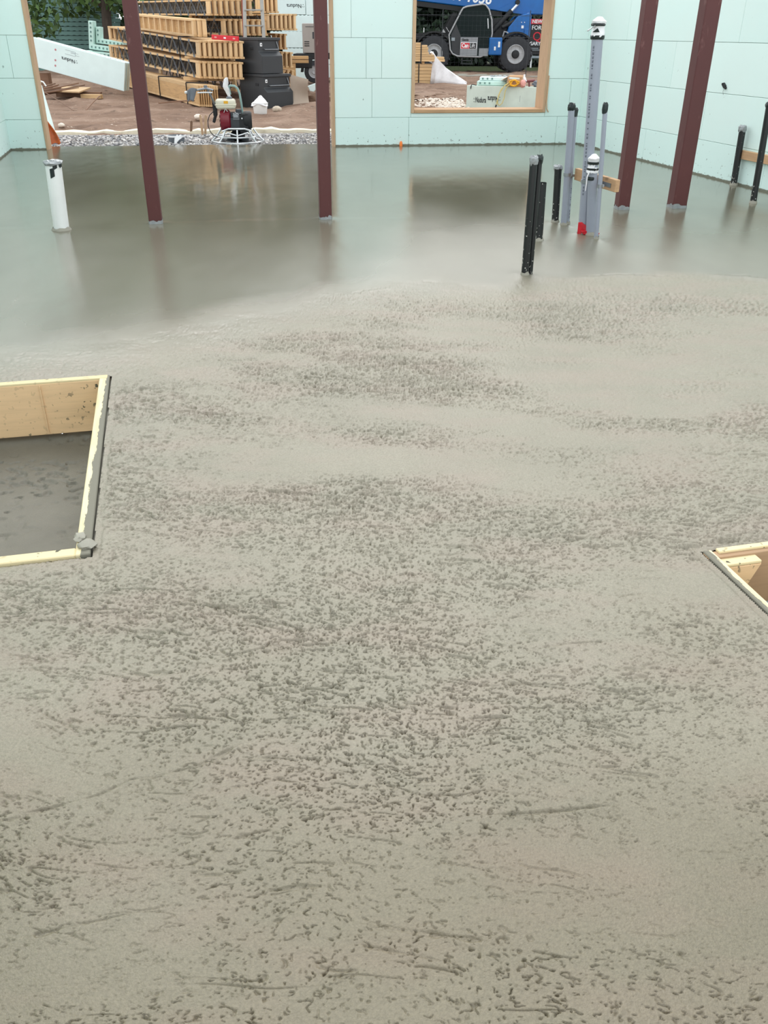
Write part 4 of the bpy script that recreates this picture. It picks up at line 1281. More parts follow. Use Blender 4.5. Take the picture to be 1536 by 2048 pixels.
# ================================================================== power trowel outside the doorway
def trowel():
    t = thing('power_trowel', 'walk-behind concrete trowel machine with cream tank and crimson engine cover', 'trowel machine', (-2.20, 13.68, -0.02), math.radians(8))
    t.scale = (1.22, 1.22, 1.22)
    # guard: foot ring, raised hoop, spokes
    def ring(r, z, n=28, sq=1.0): return [(r * math.cos(2 * math.pi * k / n), r * sq * math.sin(2 * math.pi * k / n), z) for k in range(n)]
    MB().tube(ring(0.315, 0.02, 8), 0.009, 8, closed=True).build('guard_ring', 'chrome', t, smooth=True)
    MB().tube(ring(0.25, 0.075, 8), 0.008, 8, closed=True).build('guard_ring', 'chrome', t, smooth=True)
    MB().tube([(-0.17, -0.14, 0.14), (-0.10, -0.2, 0.17), (0.09, -0.2, 0.17), (0.16, -0.14, 0.14), (0.16, 0.12, 0.14), (0.09, 0.19, 0.17), (-0.1, 0.19, 0.17), (-0.17, 0.12, 0.14)], 0.010, 8, closed=True).build('guard_ring', 'chrome', t, smooth=True)
    MB().tube([(-0.12, -0.205, 0.13), (0.0, -0.21, 0.095), (0.13, -0.205, 0.13)], 0.008, 8).build('guard_bar', 'chrome', t, smooth=True)
    for k in range(8):
        a = 2 * math.pi * k / 8
        ca, sa = math.cos(a), math.sin(a)
        MB().tube([(0.312 * ca, 0.312 * sa, 0.02), (0.25 * ca, 0.25 * sa, 0.075), (0.19 * ca, 0.21 * sa, 0.155)], 0.009, 8).build('guard_strut', 'chrome', t, smooth=True)
    # blades and gearbox
    for k in range(4):
        a = math.pi / 4 + k * math.pi / 2
        m = MB(); m.box((0.15, 0, 0), (0.22, 0.10, 0.006), Matrix.Rotation(0.12, 3, 'X')); m.box((0.10, 0, 0.022), (0.14, 0.025, 0.025))
        b = m.build('blade', 'darkmetal', t); b.rotation_euler = (0, 0, a); b.location = (0, 0, 0.018)
    m = MB(); m.lathe([(0.05, 0.02), (0.085, 0.04), (0.09, 0.10), (0.06, 0.13)], n=18); m.box((0, 0, 0.15), (0.26, 0.22, 0.02)); m.build('gearbox', 'black', t, smooth=True)
    # engine
    m = MB(); m.box((-0.02, 0, 0.22), (0.19, 0.19, 0.12)); m.box((0.0, 0.0, 0.305), (0.14, 0.15, 0.06)); m.box((0.03, -0.03, 0.35), (0.07, 0.08, 0.04))
    m.build('engine_block', 'darkmetal', t, bevel=0.008, seg=2)
    m = MB()
    for k in range(6): m.box((0.01, -0.085, 0.265 + k * 0.013), (0.10, 0.03, 0.005))
    f = m.build('cooling_fins', 'steel', t); f['kind'] = 'stuff'
    m = MB(); m.lathe([(0.02, -0.05), (0.105, -0.045), (0.118, -0.02), (0.118, 0.06), (0.10, 0.075)], (-0.145, -0.02, 0.245), 24, 'x'); cv = m.build('recoil_cover', 'crimson', t, smooth=True)
    m = MB()
    for k in range(8):
        a = 2 * math.pi * k / 8
        m.box((-0.197, -0.02 + 0.06 * math.cos(a), 0.245 + 0.06 * math.sin(a)), (0.004, 0.012, 0.03), Matrix.Rotation(-a, 3, 'X'))
    m.build('vent_slot', 'black', cv)['kind'] = 'stuff'
    m = MB(); m.lathe([(0.05, -0.05), (0.092, -0.045), (0.10, -0.02), (0.10, 0.03), (0.085, 0.05)], (0.13, -0.03, 0.25), 24, 'x'); m.box((0.085, -0.06, 0.22), (0.10, 0.10, 0.20)); bg_ = m.build('belt_guard', 'black', t, smooth=True)
    for x in (0.065, 0.105):
        m = MB(); m.lathe([(0.008, 0), (0.008, 0.006)], (x, -0.117, 0.275), 10, 'y'); m.build('bolt', 'chrome', bg_, smooth=True)
    m = MB(); m.box((-0.005, -0.10, 0.31), (0.06, 0.05, 0.05)); m.tube([(-0.04, -0.11, 0.30), (-0.01, -0.125, 0.34), (0.03, -0.12, 0.31)], 0.008, 6); m.build('carburettor', 'steel', t, bevel=0.004)
    m = MB(); m.tube([(-0.14, -0.1, 0.34), (-0.12, -0.12, 0.38), (-0.10, -0.1, 0.35)], 0.006, 6); m.build('fuel_line', 'chrome', t, smooth=True)
    # fuel tank with seam flange and filler cap
    tk = MB().box((-0.115, 0.0, 0.425), (0.235, 0.20, 0.105)).build('fuel_tank', 'cream', t, bevel=0.03, seg=4)
    MB().box((-0.115, 0.0, 0.418), (0.248, 0.212, 0.010)).build('tank_flange', 'cream', tk, bevel=0.003)
    m = MB(); m.lathe([(0.03, 0.47), (0.034, 0.478), (0.034, 0.496), (0.028, 0.50)], (-0.07, 0.02, 0), 16); m.build('filler_cap', 'cloth_grey', tk, smooth=True)
    MB().box((-0.11, -0.1015, 0.447), (0.05, 0.003, 0.028)).build('sticker', 'yellow', tk)
    # lifting bail
    MB().tube([(0.075, 0.05, 0.30), (0.068, 0.05, 0.42), (0.055, 0.05, 0.53), (0.035, 0.05, 0.585), (0.0, 0.05, 0.612), (-0.05, 0.05, 0.615), (-0.07, 0.05, 0.605), (-0.055, 0.05, 0.52)], 0.013, 10).build('lifting_bail', 'mintmetal', t, smooth=True)
    # rag wrapped on the bail
    rnd = random.Random(9)
    n = 12; vs = []
    rings = [(-0.085, 0.70, 0.012), (-0.09, 0.685, 0.024), (-0.095, 0.66, 0.028), (-0.10, 0.635, 0.03), (-0.105, 0.605, 0.034), (-0.09, 0.575, 0.03), (-0.085, 0.55, 0.024), (-0.075, 0.52, 0.016), (-0.065, 0.49, 0.016)]
    for (x, z, r) in rings:
        for j in range(n):
            a = 2 * math.pi * j / n
            rr = r * (1 + rnd.uniform(-0.22, 0.22))
            vs.append((x + rr * math.cos(a), 0.03 + rr * math.sin(a), z + rnd.uniform(-0.005, 0.005)))
    fs = [(i * n + j, i * n + (j + 1) % n, (i + 1) * n + (j + 1) % n, (i + 1) * n + j) for i in range(len(rings) - 1) for j in range(n)]
    fs += [tuple(range(n)), tuple((len(rings) - 1) * n + j for j in range(n))]
    MB().add(vs, fs).build('rag', 'cloth', t, smooth=True)
    # handle shaft, black clutch housing, grips
    m = MB(); m.box((-0.245, 0.0, 0.37), (0.05, 0.08, 0.15)); m.box((-0.255, -0.01, 0.27), (0.035, 0.06, 0.10), Matrix.Rotation(0.35, 3, 'Y')); m.build('handle_bracket', 'black', t, bevel=0.01, seg=2)
    MB().tube([(-0.235, -0.02, 0.40), (-0.27, -0.10, 0.50), (-0.315, -0.20, 0.615)], 0.012, 10).build('handle_shaft', 'steel', t, smooth=True)
    hb = MB().tube([(-0.56, -0.19, 0.555), (-0.46, -0.2, 0.575), (-0.38, -0.21, 0.59), (-0.315, -0.21, 0.60), (-0.24, -0.21, 0.58)], 0.011, 10).build('handlebar', 'steel', t, smooth=True)
    MB().tube([(-0.42, -0.22, 0.555), (-0.33, -0.225, 0.558), (-0.25, -0.22, 0.556)], 0.008, 8).build('throttle_lever', 'chrome', hb, smooth=True)
    MB().tube([(-0.565, -0.19, 0.554), (-0.5, -0.195, 0.567)], 0.014, 10).build('grip', 'white_pvc', hb, smooth=True)
    MB().tube([(-0.325, -0.2, 0.60), (-0.325, -0.2, 0.63)], 0.02, 10).build('knob', 'cloth_grey', hb, smooth=True)
    # grey cloth over the grip
    vs = []
    for i in range(8):
        f = i / 7
        for j in range(7):
            g = j / 6 - 0.5
            w = 0.11 - 0.05 * f
            vs.append((-0.48 - 0.03 * f + g * w, -0.225 - 0.012 * math.sin(7 * g), 0.585 - 0.125 * f + 0.02 * math.cos(3 * g) + (0.02 * g if f < 0.3 else 0)))
    o = MB().add(vs, [(i * 7 + j, i * 7 + j + 1, (i + 1) * 7 + j + 1, (i + 1) * 7 + j) for i in range(7) for j in range(6)]).build('grip_cloth', 'cloth_grey', t, smooth=True)
    s_ = o.modifiers.new('thick', 'SOLIDIFY'); s_.thickness = 0.008
    MB().tube([(-0.25, -0.1, 0.36), (-0.31, -0.12, 0.31), (-0.335, -0.12, 0.25), (-0.335, -0.12, 0.19), (-0.315, -0.12, 0.13), (-0.28, -0.12, 0.09), (-0.24, -0.1, 0.075)], 0.005, 6).build('cable', 'black', t, smooth=True)
trowel()

# ================================================================== left of the doorway
def print_mark(parent, x, z, size, flip=False, face=-0.003, word='Nudura', rx=90, bold=0.012, sx=1.0):
    """printed word with a small three-stroke emblem; letters stand on the -y face"""
    ry = math.radians(180) if flip else 0.0
    o = text_mesh(word, size, 'ink', 'lettering', parent, 0.0008, bold * size)
    e = Matrix.Translation((x, face, z)) @ Matrix.Rotation(ry, 4, 'Y') @ Matrix.Rotation(math.radians(rx), 4, 'X') @ Matrix.Diagonal((sx, 1, 1, 1))
    o.matrix_local = e
    m = MB()
    for k in range(3):
        a = 0.5 + k * 2.1
        m.add([(size * (-0.32 + 0.26 * math.cos(a + d) * r), size * (0.32 + 0.34 * math.sin(a + d) * r), 0.0008) for r, d in ((1, -0.55), (1, 0.45), (0.62, 0.35), (0.62, -0.4))], [(0, 1, 2, 3)])
    q = m.build('emblem', 'ink', parent)
    q.matrix_local = e
    return o

def foam_block(name, label, size, loc, rot, mat='foam_white', group=None, cat='foam block', ribs=True):
    """insulated form block: two foam skins with interlock knobs, front skin turned to -y"""
    t = thing(name, label, cat, loc, 0, group)
    t.rotation_euler = rot
    L, D, Hh = size
    MB().box((L / 2, 0.035, Hh / 2), (L, 0.07, Hh)).build('foam_skin', mat, t, bevel=0.006)
    MB().box((L / 2, D - 0.035, Hh / 2), (L, 0.07, Hh)).build('foam_skin', mat, t, bevel=0.006)
    MB().box((L / 2, D / 2, Hh / 2 - 0.004), (L - 0.03, D - 0.141, Hh - 0.02)).build('infill', mat, t)
    if ribs:
        m = MB()
        k = int(L / 0.13)
        for i in range(k):
            m.box((0.065 + i * 0.13, 0.035, Hh + 0.006), (0.06, 0.05, 0.012))
        r = m.build('knob_row', mat, t); r['kind'] = 'stuff'
    return t

# leaning printed block
LB_ = 2.44
p_r = Vector((-6.42, 23.0, 0.13)); p_l = p_r + Vector((-2.28, 0.55, 0.50))
dx = (p_r - p_l)
yaw = math.atan2(dx.y, dx.x); pit = math.atan2(-dx.z, math.hypot(dx.x, dx.y))
t = foam_block('foam_block', 'large white printed foam block leaning on the pile at left', (2.44, 0.27, 0.63), p_l, (0, pit, yaw))
print_mark(t, 1.14, 0.39, 0.115, True)
for z in (0.15, 0.27, 0.5):
    m = MB(); m.lathe([(0.024, 0), (0.024, 0.003)], (0.62, -0.003, z), 16, 'y'); m.build('red_dot', 'dot', t)
m = MB()
for (a, b, w, h) in ((0.88, 0.47, 0.25, 0.007), (0.88, 0.56, 0.25, 0.007), (1.02, 0.515, 0.007, 0.1), (0.96, 0.52, 0.12, 0.006), (1.08, 0.49, 0.1, 0.006), (1.0, 0.535, 0.2, 0.005)):
    m.box((a + 0.12, -0.0015, b), (w, 0.003, h))
q = m.build('faint_stamp', 'inkgrey', t); q['kind'] = 'stuff'
MB().box((2.446, 0.135, 0.31), (0.012, 0.10, 0.58)).build('web_recess', 'foam_dirty', t)
# what props it up
timber((-8.9, 23.75, gzf(-9, 24) - 0.02), (1.0, 0.3, 0.42), 0.1, 'dark timber crib propping the left end of the leaning printed block', 'brown', None)

# plywood offcut on timbers
o = MB().box((0, 0, 0), (0.66, 0.62, 0.03)).build('plywood_offcut', 'ply', None, bevel=0.002)
o.location = (-7.42, 22.35, 0.185); o.rotation_euler = (0.10, 0.02, -0.15)
tag(o, 'square plywood offcut under the leaning printed block', 'plywood')
timber((-7.30, 22.45, 0.02), (1.1, 0.1, 0.12), -0.1, 'dark timber under the plywood offcut', 'brown', None)
timber((-6.93, 22.2, 0.01), (0.5, 0.12, 0.09), -0.15, 'short pale lumber stub sticking out beside the plywood offcut', 'wood', None)
# heap of thin sticks
rnd = random.Random(21)
for i in range(16):
    a = Vector((-8.15 + rnd.uniform(-0.3, 0.25), 21.4 + rnd.uniform(-0.2, 0.3), 0.06 + rnd.uniform(0, 0.10)))
    b = a + Vector((rnd.uniform(0.35, 0.75), rnd.uniform(0.9, 1.4), rnd.uniform(0.02, 0.16)))
    o = MB().bar(a, b, 0.04, 0.022).build('wood_stick', 'brown')
    tag(o, 'thin brown wood strip in the heap under the leaning block', 'stick', 'heap of wood strips')
# rods poked in the dirt
for (a, b, r, lb) in (((-7.9, 21.4, 0.45), (-7.12, 19.55, -0.03), 0.010, 'thin steel rod leaning from the stick heap into the dirt'),
                      ((-7.6, 20.9, 0.24), (-6.4, 19.2, -0.03), 0.008, 'slender rod lying slanted in front of the plywood offcut'),
                      ((-6.35, 20.9, 0.14), (-6.12, 19.1, -0.01), 0.012, 'dark rod lying on the dirt left of the column'),
                      ((-4.75, 19.6, 0.10), (-4.1, 20.1, 0.12), 0.015, 'dark stick lying on the dirt right of the leftmost column')):
    o = MB().tube([a, ((a[0] + b[0]) / 2, (a[1] + b[1]) / 2, (a[2] + b[2]) / 2 + 0.01), b], r, 6).build('steel_rod', 'brown', None, smooth=True)
    tag(o, lb, 'rod', 'loose rods')
# white board leaning outside the left jamb
o = MB().prism([(0, 0, 0), (0.41, 0, 0), (0.41, 0, 0.02), (0.285, 0.1, 0.655), (-0.10, 0.1, 0.68)], (0.0, 0.04, 0)).build('white_foam_board', 'foam_white', None, bevel=0.004)
o.location = (-5.83, 15.15, -0.02)
tag(o, 'white foam panel leaning outside behind the left jamb', 'foam board')
o = MB().tube([(-5.72, 15.3, 0.70), (-5.60, 15.32, 0.70), (-5.53, 15.33, 0.68), (-5.5, 15.34, 0.62)], 0.012, 6).build('bent_pipe', 'white_pvc', None, smooth=True)
tag(o, 'thin bent white tube on top of the leaning white panel', 'tube')
# orange tarp bunched outside the left jamb
vs = []
nu, nv = 10, 16
for j in range(nv + 1):
    f = j / nv
    for i in range(nu + 1):
        g = i / nu
        w = 0.30 * (1 - f) ** 0.8 + 0.02
        vs.append((-0.12 + g * w + 0.02 * math.sin(6 * f), 0.03 * math.sin(g * 9 + 2 * f) + 0.08 * f, f * 0.56))
o = MB().add(vs, [(j * (nu + 1) + i, j * (nu + 1) + i + 1, (j + 1) * (nu + 1) + i + 1, (j + 1) * (nu + 1) + i) for j in range(nv) for i in range(nu)]).build('orange_tarp', 'orange', None, smooth=True)
s_ = o.modifiers.new('thick', 'SOLIDIFY'); s_.thickness = 0.01
o.location = (-4.90, 13.30, -0.04)
tag(o, 'bunched orange tarp just outside the left jamb', 'tarp')

# tall stack of foam panels behind, tree shade painted into their colour, notched edges
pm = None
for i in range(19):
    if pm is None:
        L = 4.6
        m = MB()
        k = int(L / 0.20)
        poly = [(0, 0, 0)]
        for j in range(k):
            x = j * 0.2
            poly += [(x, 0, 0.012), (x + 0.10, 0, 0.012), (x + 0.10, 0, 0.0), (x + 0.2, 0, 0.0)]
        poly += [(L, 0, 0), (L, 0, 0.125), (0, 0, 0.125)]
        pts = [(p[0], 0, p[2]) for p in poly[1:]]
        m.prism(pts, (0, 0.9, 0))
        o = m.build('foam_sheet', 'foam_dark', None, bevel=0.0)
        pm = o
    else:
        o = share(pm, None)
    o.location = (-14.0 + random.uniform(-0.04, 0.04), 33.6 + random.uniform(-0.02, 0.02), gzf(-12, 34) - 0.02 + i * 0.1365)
    tag(o, f'{ORD[i]} shade-coloured foam sheet from the ground in the shaded stack behind the tree', 'foam sheet', 'shaded foam sheets')

# pale notched corner pieces
t0 = foam_block('foam_block', 'pale foam block carrying the notched corner pieces', (1.5, 0.5, 0.62), (-9.1, 28.2, gzf(-8.5, 28.3) - 0.02), (0, 0, 0), 'foam_pale', ribs=False)
def corner_piece(label, loc, rot, up, along, th=0.16):
    t = thing('foam_corner_piece', label, 'foam corner', loc, 0, 'notched foam corner pieces')
    t.rotation_euler = rot
    MB().prism([(0, 0, 0), (along, 0, 0), (along, 0, th), (th, 0, th), (th, 0, up), (0, 0, up)], (0, 0.35, 0)).build('skin', 'foam_pale', t, bevel=0.01)
    kb = None
    for j in range(int(along / 0.11)):
        p = (0.08 + j * 0.11, 0, 0)
        if kb is None: kb = MB().box((0, -0.008, th / 2), (0.035, 0.018, 0.045)).build('socket', 'foam_dark', t); kb.location = p
        else: share(kb, t, p)
    for j in range(int(up / 0.11) - 1):
        share(kb, t, (th / 2, 0, 0.16 + j * 0.11))
corner_piece('tall notched pale foam corner piece standing behind the leaning block', (-8.68, 28.2, 0.93), (0, 0.12, 0), 0.72, 0.95, 0.13)
corner_piece('smaller notched foam corner piece nested in the tall one', (-8.50, 28.36, 1.08), (0, 0.12, 0), 0.42, 0.8, 0.12)
corner_piece('low notched foam corner piece beneath the tall one', (-8.72, 28.0, 0.76), (0, 0.08, 0), 0.14, 0.85, 0.12)

# ================================================================== right part of the doorway view
# wall of printed white blocks
for r in range(5):
    for c in range(3):
        x = -4.0 + c * 1.24 + (0.4 if r % 2 else 0)
        pr = {(4, 0): 0.55, (3, 1): 0.0, (2, 1): 0.0}
        t = foam_block('foam_block', f'white foam block, {ORD[r]} layer from the ground, {("left", "middle", "right")[c]} of the printed stack behind the trailer', (1.225, 0.3, 0.475), (x, 33.2, gzf(x, 33.2) - 0.02 + r * 0.489), (0, 0, 0), 'foam_white', 'printed foam blocks', ribs=True)
        if (r, c) == (4, 0): print_mark(t, 1.10, 0.30, 0.16, True)
        if (r, c) == (3, 1): print_mark(t, -0.05 + 0.25, 0.14, 0.15)
        if (r, c) == (2, 1): print_mark(t, 0.28, 0.14, 0.15)
# generator trailer
t = thing('generator_trailer', 'warm grey generator box on a black trailer behind the tan sheet', 'trailer', (-2.62, 29.9, gzf(-2, 30)))
MB().box((0.95, 0.55, 1.22), (1.9, 1.1, 0.80)).build('housing', 'gen', t, bevel=0.02, seg=2)
for k in range(3): MB().box((0.13, -0.004, 1.13 - k * 0.055), (0.15, 0.01, 0.022)).build('vent', 'black', t)
MB().box((0.42, -0.004, 1.30), (0.22, 0.01, 0.18)).build('control_panel', 'darkmetal', t, bevel=0.004)
MB().box((0.25, -0.004, 1.53), (0.3, 0.01, 0.012)).build('seam', 'darkmetal', t)
MB().box((0.85, 0.55, 0.73), (2.3, 1.2, 0.14)).build('frame', 'black', t, bevel=0.01)
m = MB(); m.bar((-0.3, 0.55, 0.68), (-1.1, 0.55, 0.55), 0.1, 0.1); m.build('drawbar', 'black', t)
poly = [(0.42 * math.cos(math.pi * k / 10) + 0.34, -0.12, 0.42 * math.sin(math.pi * k / 10) + 0.30) for k in range(11)] + [(0.35 * math.cos(math.pi * k / 10) + 0.34, -0.12, 0.35 * math.sin(math.pi * k / 10) + 0.30) for k in range(10, -1, -1)]
MB().prism(poly, (0, 0.28, 0)).build('fender', 'black', t)
MB().box((-0.02, 0.0, 0.56), (0.6, 0.25, 0.3)).build('step_box', 'black', t, bevel=0.02)
m = MB(); m.lathe([(0.17, -0.09), (0.29, -0.08), (0.31, -0.05), (0.31, 0.05), (0.29, 0.09), (0.17, 0.09)], (0.34, -0.02, 0.31), 28, 'y', False); w = m.build('tyre', 'tyre', t, smooth=True)
m = MB(); m.lathe([(0.03, -0.075), (0.06, -0.085), (0.07, -0.06), (0.15, -0.06), (0.172, -0.092), (0.18, -0.08), (0.18, 0.05)], (0.34, -0.02, 0.31), 24, 'y'); m.build('rim', 'rim', w, smooth=True)
MB().bar((1.2, 0.5, 0.66), (1.2, 0.5, -0.02), 0.08, 0.08).build('jack_leg', 'black', t)
for i in range(2):
    timber((-3.05, 29.2, gzf(-3, 29) + 0.62 + i * 0.10), (1.3, 0.35, 0.085), 0.1, ('lower', 'upper')[i] + ' orange-brown timber lying left of the generator trailer', 'lvl', None)
timber((-3.05, 29.25, gzf(-3, 29) - 0.02), (0.5, 0.4, 0.635), 0.1, 'timber block carrying the planks left of the generator trailer', 'lvl', None)
# white scrap and a thin line beyond the sheet
o = MB().prism([(0, 0, 0), (0.30, 0, 0.1), (0.22, 0, -0.02), (0.08, 0, -0.18)], (0, 0.05, 0)).build('foam_scrap', 'foam_white', None, bevel=0.01)
o.location = (-1.78, 21.2, 0.36); tag(o, 'white foam scrap sticking out behind the tan sheet', 'scrap')
o = MB().rock((0, 0, 0), (0.38, 0.45, 0.20), 0.12, 2).build('dirt_heap', 'dirt', None, smooth=True); o.location = (-1.58, 21.5, 0.12); tag(o, 'small dirt heap behind the tan sheet', 'dirt heap')

# ================================================================== view through the window
# lumber stack with white wrap
z = gzf(1, 30)
zs = z - 0.01
for i in range(6):
    hgt = 0.09
    o = MB().box((0, 0, hgt / 2), (2.0 + random.uniform(-0.03, 0.02), 0.55, hgt - 0.004)).build('lumber_plank', 'wood', None, bevel=0.003)
    o.location = (0.44 + random.uniform(-0.012, 0.012), 30.2, zs + i * 0.093)
    tag(o, f'{ORD[i]} lumber layer from the ground in the lower stack outside the window', 'lumber', 'lower lumber stack')
zs2 = zs + 6 * 0.093 + 0.07
for x in (-0.3, 1.1):
    timber((x, 30.2, zs + 6 * 0.093 - 0.001), (0.08, 0.5, 0.068), 0, ('left' if x < 0 else 'right') + ' spacer between the two lumber stacks outside the window', 'wood', None)
for i, ln in enumerate((0.86, 0.84, 0.52, 0.36, 0.33, 0.34, 0.31, 0.12)):
    hgt = 0.062
    o = MB().box((0, 0, hgt / 2), (2.0 + ln, 0.5, hgt - 0.003)).build('lumber_plank', 'wood', None, bevel=0.003)
    o.location = (-0.1 + ln / 2, 30.1, zs2 + i * 0.064)
    tag(o, f'{ORD[i]} lumber layer from below in the upper stack outside the window', 'lumber', 'upper lumber stack')
m = MB(); m.bar((1.02, 29.84, zs2 - 0.01), (1.02, 29.84, zs2 + 0.52), 0.03, 0.006, (0, 1, 0)); m.bar((1.02, 29.84, zs2 + 0.52), (1.02, 30.36, zs2 + 0.52), 0.03, 0.006)
tag(m.build('strap', 'black'), 'black strap round the upper lumber stack outside the window', 'strap', 'lumber straps')
m = MB(); m.bar((0.965, 29.91, zs), (0.965, 29.91, zs2 - 0.07), 0.03, 0.006, (0, 1, 0))
tag(m.build('strap', 'black'), 'black strap on the lower lumber stack outside the window', 'strap', 'lumber straps')
# white wrap draped off the stack
vs = []
nu, nv = 22, 12
for j in range(nv + 1):
    g = j / nv
    for i in range(nu + 1):
        f = i / nu
        x = 1.36 + 0.35 * f + 0.75 * f ** 2.2 + 0.04 * math.sin(9 * g + 3 * f)
        zz = 0.74 * (1 - f) ** 0.9 + (0.10 if f < 0.5 else 0.2 * (1 - f)) + 0.03 + 0.025 * math.sin(11 * g + 7 * f)
        y = 29.95 + 0.75 * g + 0.12 * math.sin(6 * f) * (g - 0.5) - 0.25 * f
        vs.append((x, y, z + max(zz, 0.01)))
# skirt hanging to the ground on the near side
base = len(vs)
for i in range(nu + 1):
    x_, y_, z_ = vs[i]
    for k in range(1, 5):
        fk = k / 4
        vs.append((x_ - 0.02 * fk + 0.02 * math.sin(i * 1.3 + k), y_ - 0.05 * fk + 0.03 * math.sin(i * 0.9), z_ - (z_ - z) * fk + 0.005))
fs = [(j * (nu + 1) + i, j * (nu + 1) + i + 1, (j + 1) * (nu + 1) + i + 1, (j + 1) * (nu + 1) + i) for j in range(nv) for i in range(nu)]
for i in range(nu):
    for k in range(4):
        a = i if k == 0 else base + i * 4 + k - 1
        b = i + 1 if k == 0 else base + (i + 1) * 4 + k - 1
        fs.append((a, base + i * 4 + k, base + (i + 1) * 4 + k, b))
o = MB().add(vs, fs).build('white_wrap', 'cloth', None, smooth=True)
s_ = o.modifiers.new('thick', 'SOLIDIFY'); s_.thickness = 0.008
tag(o, 'white wrap draped from the lumber stack to the dirt outside the window', 'wrap')
# pale rubble on the dirt
def rubble():
    m = MB()
    rnd = random.Random(3)
    for k in range(1500):
        x = 0.2 + 1.55 * rnd.random(); y = 20.2 + 3.4 * rnd.random() ** 1.4
        if rnd.random() > math.exp(-((x - 1.35) / 0.55) ** 2 - ((y - 21.4) / 1.3) ** 2) * 1.2: continue
        s = rnd.uniform(0.008, 0.03)
        m.rock((x, y, gzf(x, y) + s * 0.4 + 0.03), (s * 1.3, s, s * 0.7), 0.3, 0)
    o = m.build('rubble', 'palestone')
    tag(o, 'pale crumbled rubble on the dirt outside the window', 'rubble', None, 'stuff')
rubble()
vs = MB().rock((0, 0, 0), (0.9, 1.4, 0.16), 0.10, 3)
o = vs.build('dirt_heap', 'dirt', None, smooth=True); o.location = (0.7, 23.2, 0.03); tag(o, 'low dirt heap outside the left part of the window', 'dirt heap')

# printed dusty block under the window with things on it
org = Vector((1.70, 20.45, gzf(2.5, 20)))
ya = math.atan2(-0.30, 0.95)
t = foam_block('foam_block', 'long dusty foam block with printed words right outside the window', (2.3, 0.30, 0.47), org, (0, 0, ya), 'foam_dirty', ribs=False)
print_mark(t, 0.20, 0.15, 0.15, False, bold=0.02, sx=0.5)
print_mark(t, 0.70, 0.27, 0.15, True, bold=0.02, sx=0.5)
MB().box((1.16, -0.001, 0.24), (0.006, 0.004, 0.12)).build('scratch', 'inkgrey', t)
m = MB(); m.tube([(0.20, 0.04, 0.475), (0.12, 0.02, 0.49), (0.095, -0.008, 0.48), (0.085, -0.012, 0.41)], 0.009, 6); m.build('wire_hook', 'black', t, smooth=True)
Rz = Matrix.Rotation(ya, 3, 'Z')
def onb(x, y, z): return org + Rz @ Vector((x, y, z))
zt = 0.47
def slab(label, x, y, z_, L, D, hgt, rz, mat):
    tt = thing('foam_slab', label, 'foam slab', onb(x, y, z_), ya + rz, 'foam slabs on the dusty block')
    MB().box((L / 2, D / 2, hgt / 2), (L, D, hgt)).build('foam', mat, tt, bevel=0.012)
    kb = None
    for j in range(3):
        p = (0.07 + j * 0.10, 0, 0)
        if kb is None: kb = MB().box((0, -0.004, hgt * 0.55), (0.03, 0.016, 0.03)).build('socket', 'foam_dark', tt); kb.location = p
        else: share(kb, tt, p)
    return tt
slab('lower pale foam slab lying on the dusty block', 0.20, 0.06, zt + 0.003, 0.62, 0.32, 0.085, 0.12, 'foam_pale')
slab('upper pale foam slab with notches, tilted across the lower one', 0.24, 0.12, zt + 0.092, 0.86, 0.30, 0.075, 0.10, 'foam_white')
# crumpled grey stuff on the upper slab
m = MB()
rnd = random.Random(8)
for k in range(14): m.rock((rnd.uniform(-0.16, 0.16), rnd.uniform(-0.05, 0.05), 0.012 + rnd.uniform(0, 0.01)), (rnd.uniform(0.02, 0.04), 0.02, 0.016), 0.35, 0)
o = m.build('crumbs', 'rim'); o.location = onb(0.62, 0.25, zt + 0.170); tag(o, 'grey crumbs scattered on the upper foam slab', 'crumbs', None, 'stuff')
# cardboard box with open flap
t = thing('cardboard_box', 'open cardboard box holding yellow cord on the dusty block', 'box', onb(0.87, -0.02, zt), ya + 0.05)
for (c, s) in (((0.15, 0.0, 0.07), (0.30, 0.006, 0.14)), ((0.15, 0.22, 0.09), (0.30, 0.006, 0.18)), ((0.0, 0.11, 0.09), (0.006, 0.22, 0.18)), ((0.30, 0.11, 0.09), (0.006, 0.22, 0.18)), ((0.15, 0.11, 0.004), (0.30, 0.22, 0.006))):
    MB().box(c, s).build('side', 'card', t)
MB().prism([(0.0, 0.0, 0.18), (0.0, 0.22, 0.18), (-0.13, 0.24, 0.12), (-0.14, 0.0, 0.10)], (0.0, 0.0, 0.006)).build('flap', 'card', t)
MB().prism([(0.0, 0.22, 0.18), (0.3, 0.22, 0.18), (0.3, 0.26, 0.21), (0.0, 0.26, 0.21)], (0.0, 0.005, 0.0)).build('flap', 'card', t)
# coiled yellow cord with hanging loop
t = thing('extension_cord', 'yellow extension cord coiled on the box with a loop hanging down the dusty block', 'cord', onb(0.9, -0.03, zt), ya)
m = MB()
pts = []
for k in range(160):
    a = k * 0.42
    pts.append((0.12 + (0.105 - 0.0003 * k) * math.cos(a) + 0.02 * math.sin(k * 1.7), -0.025 - 0.012 * math.sin(k * 0.9), 0.07 + 0.055 * math.sin(a) + 0.01 * math.cos(k * 2.3)))
m.tube(pts, 0.009, 6); m.build('coil', 'yellow', t, smooth=True)
lp = [(0.02, -0.03, 0.08), (-0.06, -0.04, 0.03), (-0.14, -0.045, -0.05), (-0.19, -0.045, -0.17), (-0.205, -0.045, -0.28), (-0.19, -0.045, -0.345), (-0.15, -0.045, -0.36), (-0.10, -0.045, -0.32), (-0.065, -0.045, -0.22), (-0.055, -0.045, -0.10), (-0.02, -0.04, 0.0), (0.05, -0.03, 0.05)]
MB().tube(lp, 0.010, 6).build('hanging_loop', 'cord', t, smooth=True)
